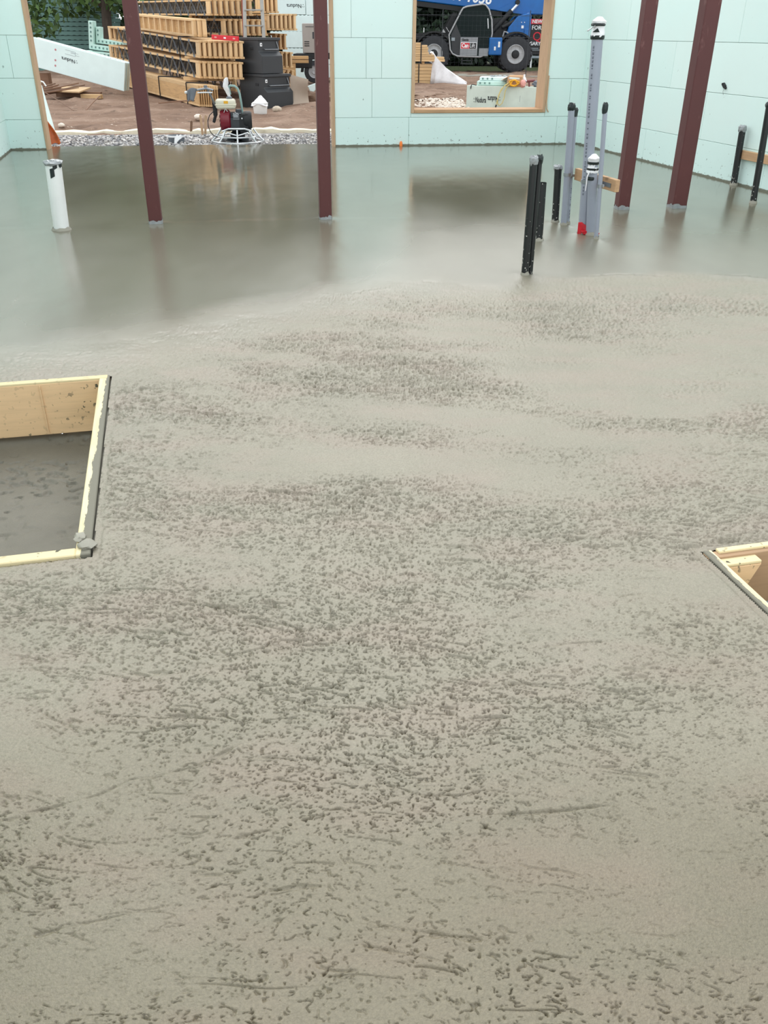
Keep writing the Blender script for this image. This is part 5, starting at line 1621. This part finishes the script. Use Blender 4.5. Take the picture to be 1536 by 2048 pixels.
l2 = [(0.0, -0.035, 0.06), (-0.09, -0.055, 0.0), (-0.16, -0.058, -0.12), (-0.205, -0.058, -0.26), (-0.225, -0.058, -0.36)]
MB().tube(l2, 0.010, 6).build('hanging_end', 'cord', t, smooth=True)
m = MB(); m.tube([(-0.222, -0.058, -0.35), (-0.235, -0.058, -0.41)], 0.016, 8); m.build('plug', 'darkmetal', t, smooth=True)
# bottle with purple label
t = thing('plastic_bottle', 'white plastic bottle with purple label standing behind the cord', 'bottle', onb(1.19, 0.16, zt))
m = MB(); m.lathe([(0.04, 0), (0.045, 0.01), (0.045, 0.13), (0.038, 0.16), (0.018, 0.185), (0.016, 0.20)], n=18); m.build('body', 'white_pvc', t, smooth=True)
m = MB(); m.lathe([(0.046, 0.05), (0.0465, 0.055), (0.0465, 0.115), (0.046, 0.12)], n=18); m.build('paper_label', 'purple', t, smooth=True)
m = MB(); m.lathe([(0.02, 0.195), (0.02, 0.222), (0.016, 0.226)], n=14); m.build('cap', 'white', t, smooth=True)
# pink bag, maroon tool, grey bags, stone beside
m = MB().rock((0, 0, 0), (0.06, 0.05, 0.075), 0.12, 2)
o = m.build('plastic_bag', 'pink', None, smooth=True); o.location = onb(1.20, 0.0, zt + 0.06); tag(o, 'small pink plastic bag beside the yellow cord', 'bag')
t = thing('caulking_gun', 'maroon caulking tool lying by the bottle', 'tool', onb(1.31, 0.1, zt + 0.005), ya + 0.4)
MB().tube([(-0.05, 0, 0.10), (0.12, 0.02, 0.11)], 0.026, 12).build('barrel', 'maroon', t, smooth=True)
MB().bar((0.0, 0.0, 0.08), (0.01, 0, -0.005), 0.03, 0.045).build('stand', 'maroon', t, bevel=0.004)
MB().tube([(-0.05, 0, 0.10), (-0.10, -0.005, 0.13)], [0.012, 0.016], 8).build('nozzle', 'white', t, smooth=True)
for (x, y, s, lb) in ((1.52, 0.12, 0.10, 'front crumpled grey bag at the right end of the dusty block'), (1.68, 0.2, 0.12, 'rear crumpled grey bag at the right end of the dusty block')):
    m = MB().rock((0, 0, 0), (s * 1.3, s * 0.9, s * 0.72), 0.22, 2)
    o = m.build('work_bag', 'cloth_grey', None, smooth=True); o.location = onb(x, y, zt + s * 0.6); tag(o, lb, 'bag', 'grey bags')

# ================================================================== telehandler beyond the lot
def telehandler():
    t = thing('telehandler', 'blue and black telehandler parked on the street beyond the window', 'telehandler', (0, 39.2, 0.02))
    # wheels
    def wheel(x, y):
        m = MB(); m.lathe([(0.34, -0.21), (0.52, -0.23), (0.62, -0.20), (0.655, -0.13), (0.655, 0.13), (0.62, 0.20), (0.52, 0.23), (0.34, 0.21)], n=40, axis='y', cap=False)
        w = m.build('wheel', 'tyre', t, smooth=True); w.location = (x, y, 0.655)
        m = MB()
        for k in range(22):
            a = 2 * math.pi * k / 22
            for s in (-1, 1):
                r_ = Matrix.Rotation(-(a + (0.07 if s > 0 else -0.07)), 3, 'Y')
                m.box(r_ @ Vector((0.655, s * 0.1, 0)), (0.05, 0.22, 0.07), r_ @ Matrix.Rotation(s * 0.45, 3, 'X'))
        m.build('tread', 'tyre', w)['kind'] = 'stuff'
        m = MB(); m.lathe([(0.10, -0.20), (0.15, -0.21), (0.17, -0.195), (0.27, -0.19), (0.30, -0.21), (0.335, -0.24), (0.352, -0.225), (0.345, 0.18)], n=32, axis='y'); m.build('rim', 'rim', w, smooth=True)
        m = MB(); m.lathe([(0.05, -0.27), (0.12, -0.26), (0.155, -0.215), (0.155, -0.1)], n=24, axis='y'); m.build('hub', 'black', w, smooth=True)
    for x in (1.85, 5.14):
        for y in (0.12, 2.1): wheel(x, y)
    # chassis and axles
    m = MB(); m.box((3.4, 1.1, 0.85), (4.6, 0.9, 0.5)); m.box((1.3, 1.1, 1.0), (1.2, 0.8, 0.5)); m.box((5.3, 1.1, 1.0), (0.8, 1.2, 0.5)); m.build('chassis', 'black', t, bevel=0.03)
    for x in (1.85, 5.14): MB().tube([(x, 0.2, 0.655), (x, 2.0, 0.655)], 0.12, 12).build('axle', 'black', t, smooth=True)
    # steps below the cab
    m = MB()
    for z in (0.30, 0.42): m.bar((2.95, -0.02, z), (3.45, -0.02, z), 0.03, 0.03)
    m.bar((3.0, -0.02, 0.30), (3.0, -0.02, 0.62), 0.03, 0.03); m.bar((3.4, -0.02, 0.30), (3.4, -0.02, 0.62), 0.03, 0.03)
    m.build('step', 'darkmetal', t)
    # fenders
    for x in (1.85, 5.14):
        pol = [(x + 0.80 * math.cos(a), -0.1, 0.655 + 0.80 * math.sin(a)) for a in np.linspace(0.75, 2.75, 12)] + [(x + 0.74 * math.cos(a), -0.1, 0.655 + 0.74 * math.sin(a)) for a in np.linspace(2.75, 0.75, 12)]
        MB().prism(pol, (0, 0.45, 0)).build('fender', 'black', t)
    # cab
    out = [(2.43, 1.32), (2.50, 0.80), (2.60, 0.66), (2.80, 0.575), (3.72, 0.555), (3.92, 0.63), (4.05, 0.80), (4.15, 1.38), (4.10, 1.85), (3.97, 2.20), (3.82, 2.36), (3.70, 2.385), (3.10, 2.30), (2.95, 2.25), (2.88, 2.15)]
    cab = MB().tube([(x, -0.14, z) for x, z in out], 0.030, 8, closed=True).build('cab_frame', 'rim', t, smooth=True)
    MB().tube([(x, 0.72, z) for x, z in out], 0.035, 8, closed=True).build('cab_frame', 'black', t, smooth=True)
    MB().prism([(x * 0.985 + 0.05, -0.128, 1.45 + (z - 1.45) * 0.975) for x, z in out], (0, 0.012, 0)).build('window_pane', 'glass', t)
    # roof, floor, back, far side of the cab
    m = MB()
    for (i, j) in ((10, 11), (11, 12), (12, 13), (9, 10), (4, 5), (3, 4), (2, 3)):
        a, b = out[i], out[j]
        m.add([(a[0], -0.13, a[1]), (b[0], -0.13, b[1]), (b[0], 0.72, b[1]), (a[0], 0.72, a[1])], [(0, 1, 2, 3)])
    cb = m.build('cab_shell', 'black', t)
    s_ = cb.modifiers.new('thick', 'SOLIDIFY'); s_.thickness = 0.03
    MB().prism([(x, 0.70, z) for x, z in out], (0, 0.02, 0)).build('cab_side', 'chest', t)
    MB().box((3.62, -0.11, 1.47), (0.07, 0.03, 1.75)).build('door_post', 'black', t)
    MB().prism([(2.80, -0.1, 0.60), (2.90, -0.1, 0.62), (2.90, -0.1, 1.28), (2.70, -0.1, 1.70), (2.52, -0.1, 1.32), (2.58, -0.1, 0.75)], (0, -0.03, 0)).build('front_quarter', 'chest', t)
    seat = MB().box((3.55, 0.3, 1.1), (0.5, 0.5, 0.14)).build('seat', 'black', t, bevel=0.03)
    MB().box((3.82, 0.3, 1.45), (0.13, 0.48, 0.6), Matrix.Rotation(0.15, 3, 'Y')).build('backrest', 'black', seat, bevel=0.03)
    MB().tube([(2.98 + 0.05 * math.cos(a), 0.3 + 0.19 * math.cos(a), 1.62 + 0.19 * math.sin(a)) for a in np.linspace(0, 2 * math.pi, 20)[:-1]], 0.014, 6, closed=True).build('steering_wheel', 'rim', t, smooth=True)
    MB().tube([(2.7, 0.3, 0.9), (2.98, 0.3, 1.62)], 0.03, 8).build('steering_column', 'black', t, smooth=True)
    dp = MB().box((3.24, -0.155, 0.92), (0.70, 0.03, 0.66)).build('door_panel', 'graypanel', t, bevel=0.01)
    MB().box((3.84, -0.155, 0.72), (0.38, 0.03, 0.28)).build('rear_panel', 'graypanel', t, bevel=0.01)
    MB().box((3.23, -0.176, 0.945), (0.64, 0.012, 0.235)).build('sign_border', 'white', dp)
    MB().box((3.095, -0.184, 0.945), (0.33, 0.010, 0.20)).build('sign_red', 'inkred', dp)
    MB().box((3.395, -0.184, 0.945), (0.27, 0.010, 0.20)).build('sign_black', 'signblack', dp)
    for w, x, mt, b in (('Can', 2.955, 'white', 0.008), ('Lift', 3.265, 'white', 0.0)):
        o = text_mesh(w, 0.205 if w == 'Can' else 0.21, mt, 'lettering', dp, 0.003, b)
        o.location = (x, -0.192, 0.885); o.rotation_euler = (math.radians(90), 0, 0); o.scale = (0.82, 1, 1)
    o = text_mesh('Genie', 0.11, 'signblack', 'lettering', dp, 0.003, 0.004); o.location = (2.95, -0.175, 1.12); o.rotation_euler = (math.radians(90), 0, 0)
    MB().box((2.60, -0.14, 1.17), (0.14, 0.012, 0.11)).build('decal', 'inkgrey', t)
    MB().bar((3.98, -0.15, 1.55), (3.94, -0.15, 1.9), 0.03, 0.03).build('grab_bar', 'white', t)
    # mirror bracket
    m = MB(); m.bar((2.42, -0.2, 1.42), (2.30, -0.25, 1.58), 0.02, 0.02); m.prism([(2.12, -0.25, 1.40), (2.28, -0.25, 1.40), (2.20, -0.25, 1.52)], (0, 0.03, 0)); m.build('mirror_bracket', 'rim', t)
    MB().bar((1.42, -0.2, 1.40), (1.42, -0.2, 1.56), 0.03, 0.02).build('marker_lamp', 'white', t)
    # bonnet and front: dark
    MB().prism([(1.0, 0.3, 1.15), (2.5, 0.3, 1.15), (2.75, 0.3, 2.1), (2.60, 0.3, 2.1), (2.2, 0.3, 1.45), (1.0, 0.3, 1.35)], (0, 1.3, 0)).build('front_frame', 'black', t)
    # blue side tank and rear body
    tank = MB().box((4.30, 0.0, 0.93), (0.52, 0.5, 0.62)).build('side_tank', 'blue', t, bevel=0.04, seg=2)
    for (x, z, w, h) in ((4.28, 0.86, 0.07, 0.13), (4.44, 1.0, 0.08, 0.20)): MB().box((x, -0.256, z), (w, 0.012, h)).build('decal', 'white', tank)
    rb = MB().prism([(4.75, 0.35, 1.25), (5.72, 0.35, 1.25), (5.74, 0.35, 2.0), (5.68, 0.35, 2.12), (5.2, 0.35, 2.0), (4.85, 0.35, 1.6)], (0, 1.6, 0)).build('rear_body', 'blue', t, bevel=0.03)
    MB().box((5.40, 0.34, 1.62), (0.09, 0.02, 0.10)).build('decal', 'white', rb)
    for x in (5.35, 5.47): MB().box((x, 0.34, 1.78), (0.03, 0.02, 0.03)).build('decal', 'white', rb)
    MB().box((5.58, 0.33, 1.42), (0.2, 0.04, 0.26)).build('rear_vent', 'blue', rb, bevel=0.01)
    # boom, sloping down to the rear pivot
    a0, a1 = Vector((-2.6, 0.75, 2.88)), Vector((6.5, 0.75, 1.98))
    bm = MB().prism([(-2.6, 0.75, 2.88), (0.85, 0.75, 2.535), (4.0, 0.75, 2.22), (5.5, 0.75, 2.07), (6.5, 0.75, 2.05), (6.55, 0.75, 2.9), (-2.6, 0.75, 3.50)], (0, 0.6, 0)).build('boom', 'blue', t, bevel=0.03)
    MB().prism([(-2.6, 0.80, 2.70), (4.6, 0.80, 1.98), (4.6, 0.80, 2.15), (-2.6, 0.80, 2.87)], (0, 0.5, 0)).build('boom_rail', 'black', t)
    MB().prism([(4.35, 0.70, 2.20), (5.7, 0.70, 2.03), (5.62, 0.70, 2.12), (5.30, 0.70, 2.62), (5.05, 0.70, 2.52)], (0, 0.045, 0)).build('lift_bracket', 'blue', bm)
    o = text_mesh('GTH-1056', 0.52, 'white', 'lettering', bm, 0.004, 0.012, 'RIGHT', 0.12)
    o.matrix_local = Matrix.Translation((4.12, 0.742, 2.40)) @ Matrix.Rotation(0.098, 4, 'Y') @ Matrix.Rotation(math.radians(90), 4, 'X')
    # hydraulic cylinders
    c = MB().tube([(4.05, 0.55, 1.28), (4.95, 0.60, 2.18)], 0.095, 14).build('lift_cylinder', 'black', t, smooth=True)
    MB().tube([(4.95, 0.60, 2.18), (5.20, 0.62, 2.43)], 0.055, 12).build('rod', 'chrome', c, smooth=True)
    MB().tube([(5.17, 0.55, 2.48), (5.17, 0.72, 2.48)], 0.09, 12).build('pivot_pin', 'black', c, smooth=True)
    c = MB().tube([(4.60, 0.5, 1.60), (5.48, 0.52, 2.00)], 0.075, 12).build('level_cylinder', 'black', t, smooth=True)
    MB().tube([(5.48, 0.52, 2.0), (5.64, 0.52, 2.08)], 0.045, 12).build('rod', 'chrome', c, smooth=True)
    MB().prism([(4.0, 0.58, 1.2), (4.7, 0.58, 1.2), (4.9, 0.58, 1.75), (4.6, 0.58, 1.95), (4.15, 0.58, 1.9)], (0, 0.3, 0)).build('tower', 'black', t, bevel=0.02)
    m = MB(); m.tube([(4.62, 0.2, 1.28), (4.66, 0.18, 1.45), (4.8, 0.18, 1.42), (4.85, 0.2, 1.2)], 0.03, 8); m.build('hose', 'rim', t, smooth=True)
telehandler()

# for-sale sign on posts
t = thing('sale_sign', 'black and red real-estate sign on posts right of the telehandler', 'sign', (6.62, 46.0, 0.0))
MB().box((0.72, 0.03, 1.28), (1.44, 0.04, 1.48)).build('panel', 'signblack', t)
rd = MB().box((0.72, 0.004, 1.90), (1.40, 0.02, 0.20)).build('red_band', 'inkred', t)
for (w, x, z, s, mt, b) in (('NEW H', 0.10, 1.835, 0.20, 'white', 0.006), ('FOR SALE', 0.10, 1.57, 0.24, 'white', 0.003), ('Q', 0.17, 1.12, 0.52, 'inkred', 0.0), ('GARY L', 0.05, 0.93, 0.20, 'white', 0.006)):
    o = text_mesh(w, s, mt, 'lettering', t, 0.004, b); o.location = (x, -0.012 if w == 'NEW H' else 0.003, z); o.rotation_euler = (math.radians(90), 0, 0)
for (x, z, w) in ((0.30, 0.80, 0.38), (0.33, 0.73, 0.44), (0.10, 0.62, 0.20)):
    MB().box((x, 0.006, z), (w, 0.008, 0.03)).build('small_print', 'inkgrey', t)
for x in (0.2, 1.24): MB().bar((x, 0.07, -0.03), (x, 0.07, 1.95), 0.08, 0.04).build('post', 'white', t)
MB().box((0.62, 0.0, 0.44), (1.1, 0.03, 0.10)).build('rider_strip', 'inkgrey', t)

# wire fence on the site edge
t = thing('site_fence', 'thin wire site fence standing before the telehandler', 'fence', (0, 36.2, 0.0))
for x in (-1.2, 2.0, 5.2, 8.4):
    MB().tube([(x, 0, -0.08), (x, 0, 2.15)], 0.014, 8).build('post', 'darkmetal', t, smooth=True)
for z in (1.28, 1.98): MB().tube([(-1.2, 0, z), (8.4, 0, z)], 0.008, 6).build('rail', 'darkmetal', t, smooth=True)
m = MB()
for k in range(63): m.bar((-1.1 + k * 0.15, 0.0, 0.1), (-1.1 + k * 0.15, 0.0, 2.1), 0.003, 0.003)
for k in range(14): m.bar((-1.2, 0.0, 0.15 + k * 0.15), (8.4, 0.0, 0.15 + k * 0.15), 0.003, 0.003)
m.build('wire_mesh', 'darkmetal', t)['kind'] = 'stuff'

# ================================================================== trees
def foliage_mesh(clusters, n, size, seed, flat=0.5):
    r = np.random.default_rng(seed)
    cl = np.array(clusters, float)                 # x y z rx ry rz
    vol = cl[:, 3] * cl[:, 4] * cl[:, 5]
    pick = r.choice(len(cl), n, p=vol / vol.sum())
    d = r.normal(size=(n, 3)); d /= np.linalg.norm(d, axis=1)[:, None]
    rad = r.random(n) ** 0.45
    c = cl[pick, :3] + d * rad[:, None] * cl[pick, 3:]
    a = r.normal(size=(n, 3)); a /= np.linalg.norm(a, axis=1)[:, None]
    b = np.cross(a, r.normal(size=(n, 3))); b /= np.linalg.norm(b, axis=1)[:, None]
    s = size * r.uniform(0.6, 1.3, n)[:, None]
    a *= s; b *= s * 0.55
    nrm = np.cross(a, b); nrm /= np.linalg.norm(nrm, axis=1)[:, None]
    # a leaf: pointed blade folded slightly along its rib (4 verts)
    v = np.stack([c - a, c + b + nrm * s * 0.12, c + a, c - b + nrm * s * 0.12], 1).reshape(-1, 3)
    v[:, 2] = np.maximum(v[:, 2], 0.05)
    i = np.arange(n)[:, None] * 4
    f = np.concatenate([i + np.array([[0, 1, 2]]), i + np.array([[0, 2, 3]])], 0)
    me = bpy.data.meshes.new('foliage')
    me.vertices.add(n * 4); me.vertices.foreach_set('co', v.astype(np.float32).ravel())
    me.loops.add(f.size); me.loops.foreach_set('vertex_index', f.astype(np.int32).ravel())
    me.polygons.add(len(f)); me.polygons.foreach_set('loop_start', np.arange(0, f.size, 3, dtype=np.int32)); me.polygons.foreach_set('loop_total', np.full(len(f), 3, dtype=np.int32))
    me.update(calc_edges=True)
    T = np.repeat(r.random(n), 4)
    ca = me.color_attributes.new('tone', 'FLOAT_COLOR', 'POINT')
    ca.data.foreach_set('color', np.stack([T, T, T, np.ones_like(T)], -1).astype(np.float32).ravel())
    return me

def tree(x, y, hgt, clusters, n, size, mat, label, seed, trunk=0.16, group='trees beyond the lot', lean=0.0):
    t = thing('tree', label, 'tree', (x, y, gzf(x, y) if y < 38 else -0.02), 0, group)
    rnd = random.Random(seed)
    m = MB()
    m.tube([(0, 0, -0.1), (lean * 0.3, 0, hgt * 0.25), (lean * 0.6, 0.05, hgt * 0.5), (lean, 0.1, hgt * 0.85)], [trunk, trunk * 0.85, trunk * 0.6, trunk * 0.2], 10)
    m.build('trunk', 'bark', t, smooth=True)
    for k in range(6):
        z0 = hgt * (0.2 + 0.1 * k); a = rnd.uniform(0, 6.28)
        q = Vector((lean * z0 / hgt, 0, z0)); l = hgt * 0.22
        MB().tube([q, q + Vector((math.cos(a) * l * 0.5, math.sin(a) * l * 0.5, l * 0.25)), q + Vector((math.cos(a) * l, math.sin(a) * l, l * 0.6))], [trunk * 0.45, trunk * 0.3, trunk * 0.08], 6).build('branch', 'bark', t, smooth=True)
    me = foliage_mesh(clusters, n, size, seed)
    me.materials.append(M[mat])
    f = link('foliage', me, t); f['kind'] = 'stuff'
    return t

def crown(rx, h0, h1, k, seed):
    rnd = random.Random(seed)
    out = []
    for i in range(k):
        f = i / max(1, k - 1)
        z = h0 + (h1 - h0) * f
        w = rx * (0.65 + 0.5 * math.sin(math.pi * min(1, f * 0.9 + 0.12)))
        a = rnd.uniform(0, 6.28)
        out.append((0.45 * w * math.cos(a), 0.35 * w * math.sin(a), z, w * 0.75, w * 0.65, (h1 - h0) / k * 1.1 + 0.3))
    return out
# trees close behind the stacks, left in the doorway
tree(-9.3, 32.2, 9.5, crown(2.3, 3.4, 9.0, 7, 1) + [(-1.9, -0.6, 1.7, 1.0, 0.7, 0.75), (0.9, -0.6, 2.25, 1.25, 0.9, 0.55), (2.3, -0.4, 2.5, 1.2, 0.8, 0.45), (-0.4, 0.5, 2.3, 1.5, 0.8, 0.8)], 9500, 0.13, 'leaf', 'leafy tree with low branches left of the truss stacks', 101, 0.17, lean=0.5)
tree(-7.4, 36.5, 12.5, crown(3.0, 1.2, 12.2, 9, 2), 11000, 0.24, 'leaf_dark', 'dark bushy tree close behind the truss stacks', 102, 0.17)
tree(-12.2, 38.5, 13.0, crown(3.2, 1.2, 12.7, 9, 3), 11000, 0.24, 'leaf_dark', 'dark bushy tree behind the shaded foam stack', 103, 0.2)
LBL = ['dark evergreen tree far beyond the trusses, leftmost of the row', 'dark evergreen second from the left in the far row', 'dark evergreen third from the left in the far row', 'dark evergreen right behind the generator trailer', 'dark evergreen behind the mint wall between doorway and window', 'dark evergreen behind the lumber stack in the window', 'dark evergreen behind the telehandler cab', 'dark evergreen behind the telehandler boom pivot', 'dark evergreen behind the sale sign', 'dark evergreen at the far right of the row']
for i, x in enumerate((-22.5, -17.5, -12.0, -6.2, -2.3, 1.2, 4.8, 8.6, 12.8, 17.2)):
    yv = 50 + (i % 3) * 2.2
    hh = 15.0 + (i * 37 % 5) * 0.8 + (6.0 if i < 3 else 0.0)  # first three given added height to block sky reflected in the left floor
    tree(x, yv, hh, crown(3.2, 0.6, hh - 0.3, 11, 20 + i), 10000, 0.30, 'leaf_conifer', LBL[i], 200 + i, 0.2)
for i, x in enumerate((-15.5, -9.0, -0.4, 3.0, 6.9, 10.6, -9.6)):
    w = ('leftmost in the far hedge row', 'second from the left in the far hedge row', 'behind the lumber stack and fence', 'behind the telehandler wheels', 'between telehandler and sale sign', 'right of the sale sign', 'between the two dark bushy trees behind the stacks')[i]
    t = thing('shrub', 'dark shrub ' + w, 'shrub', (x, 47.8 if i < 6 else 42.5, -0.02), 0, 'dark shrubs under the trees')
    me = foliage_mesh([(0, 0, 0.9, 2.1, 0.7, 1.1), (0.8, 0.2, 1.8, 1.4, 0.7, 0.9)], 2600, 0.2, 400 + i); me.materials.append(M['leaf_conifer'])
    f = link('foliage', me, t); f['kind'] = 'stuff'
    for k in range(3): MB().tube([(k * 0.5 - 0.5, 0, -0.05), (k * 0.7 - 0.7, 0.05, 1.6)], [0.05, 0.02], 6).build('stem', 'bark', t, smooth=True)
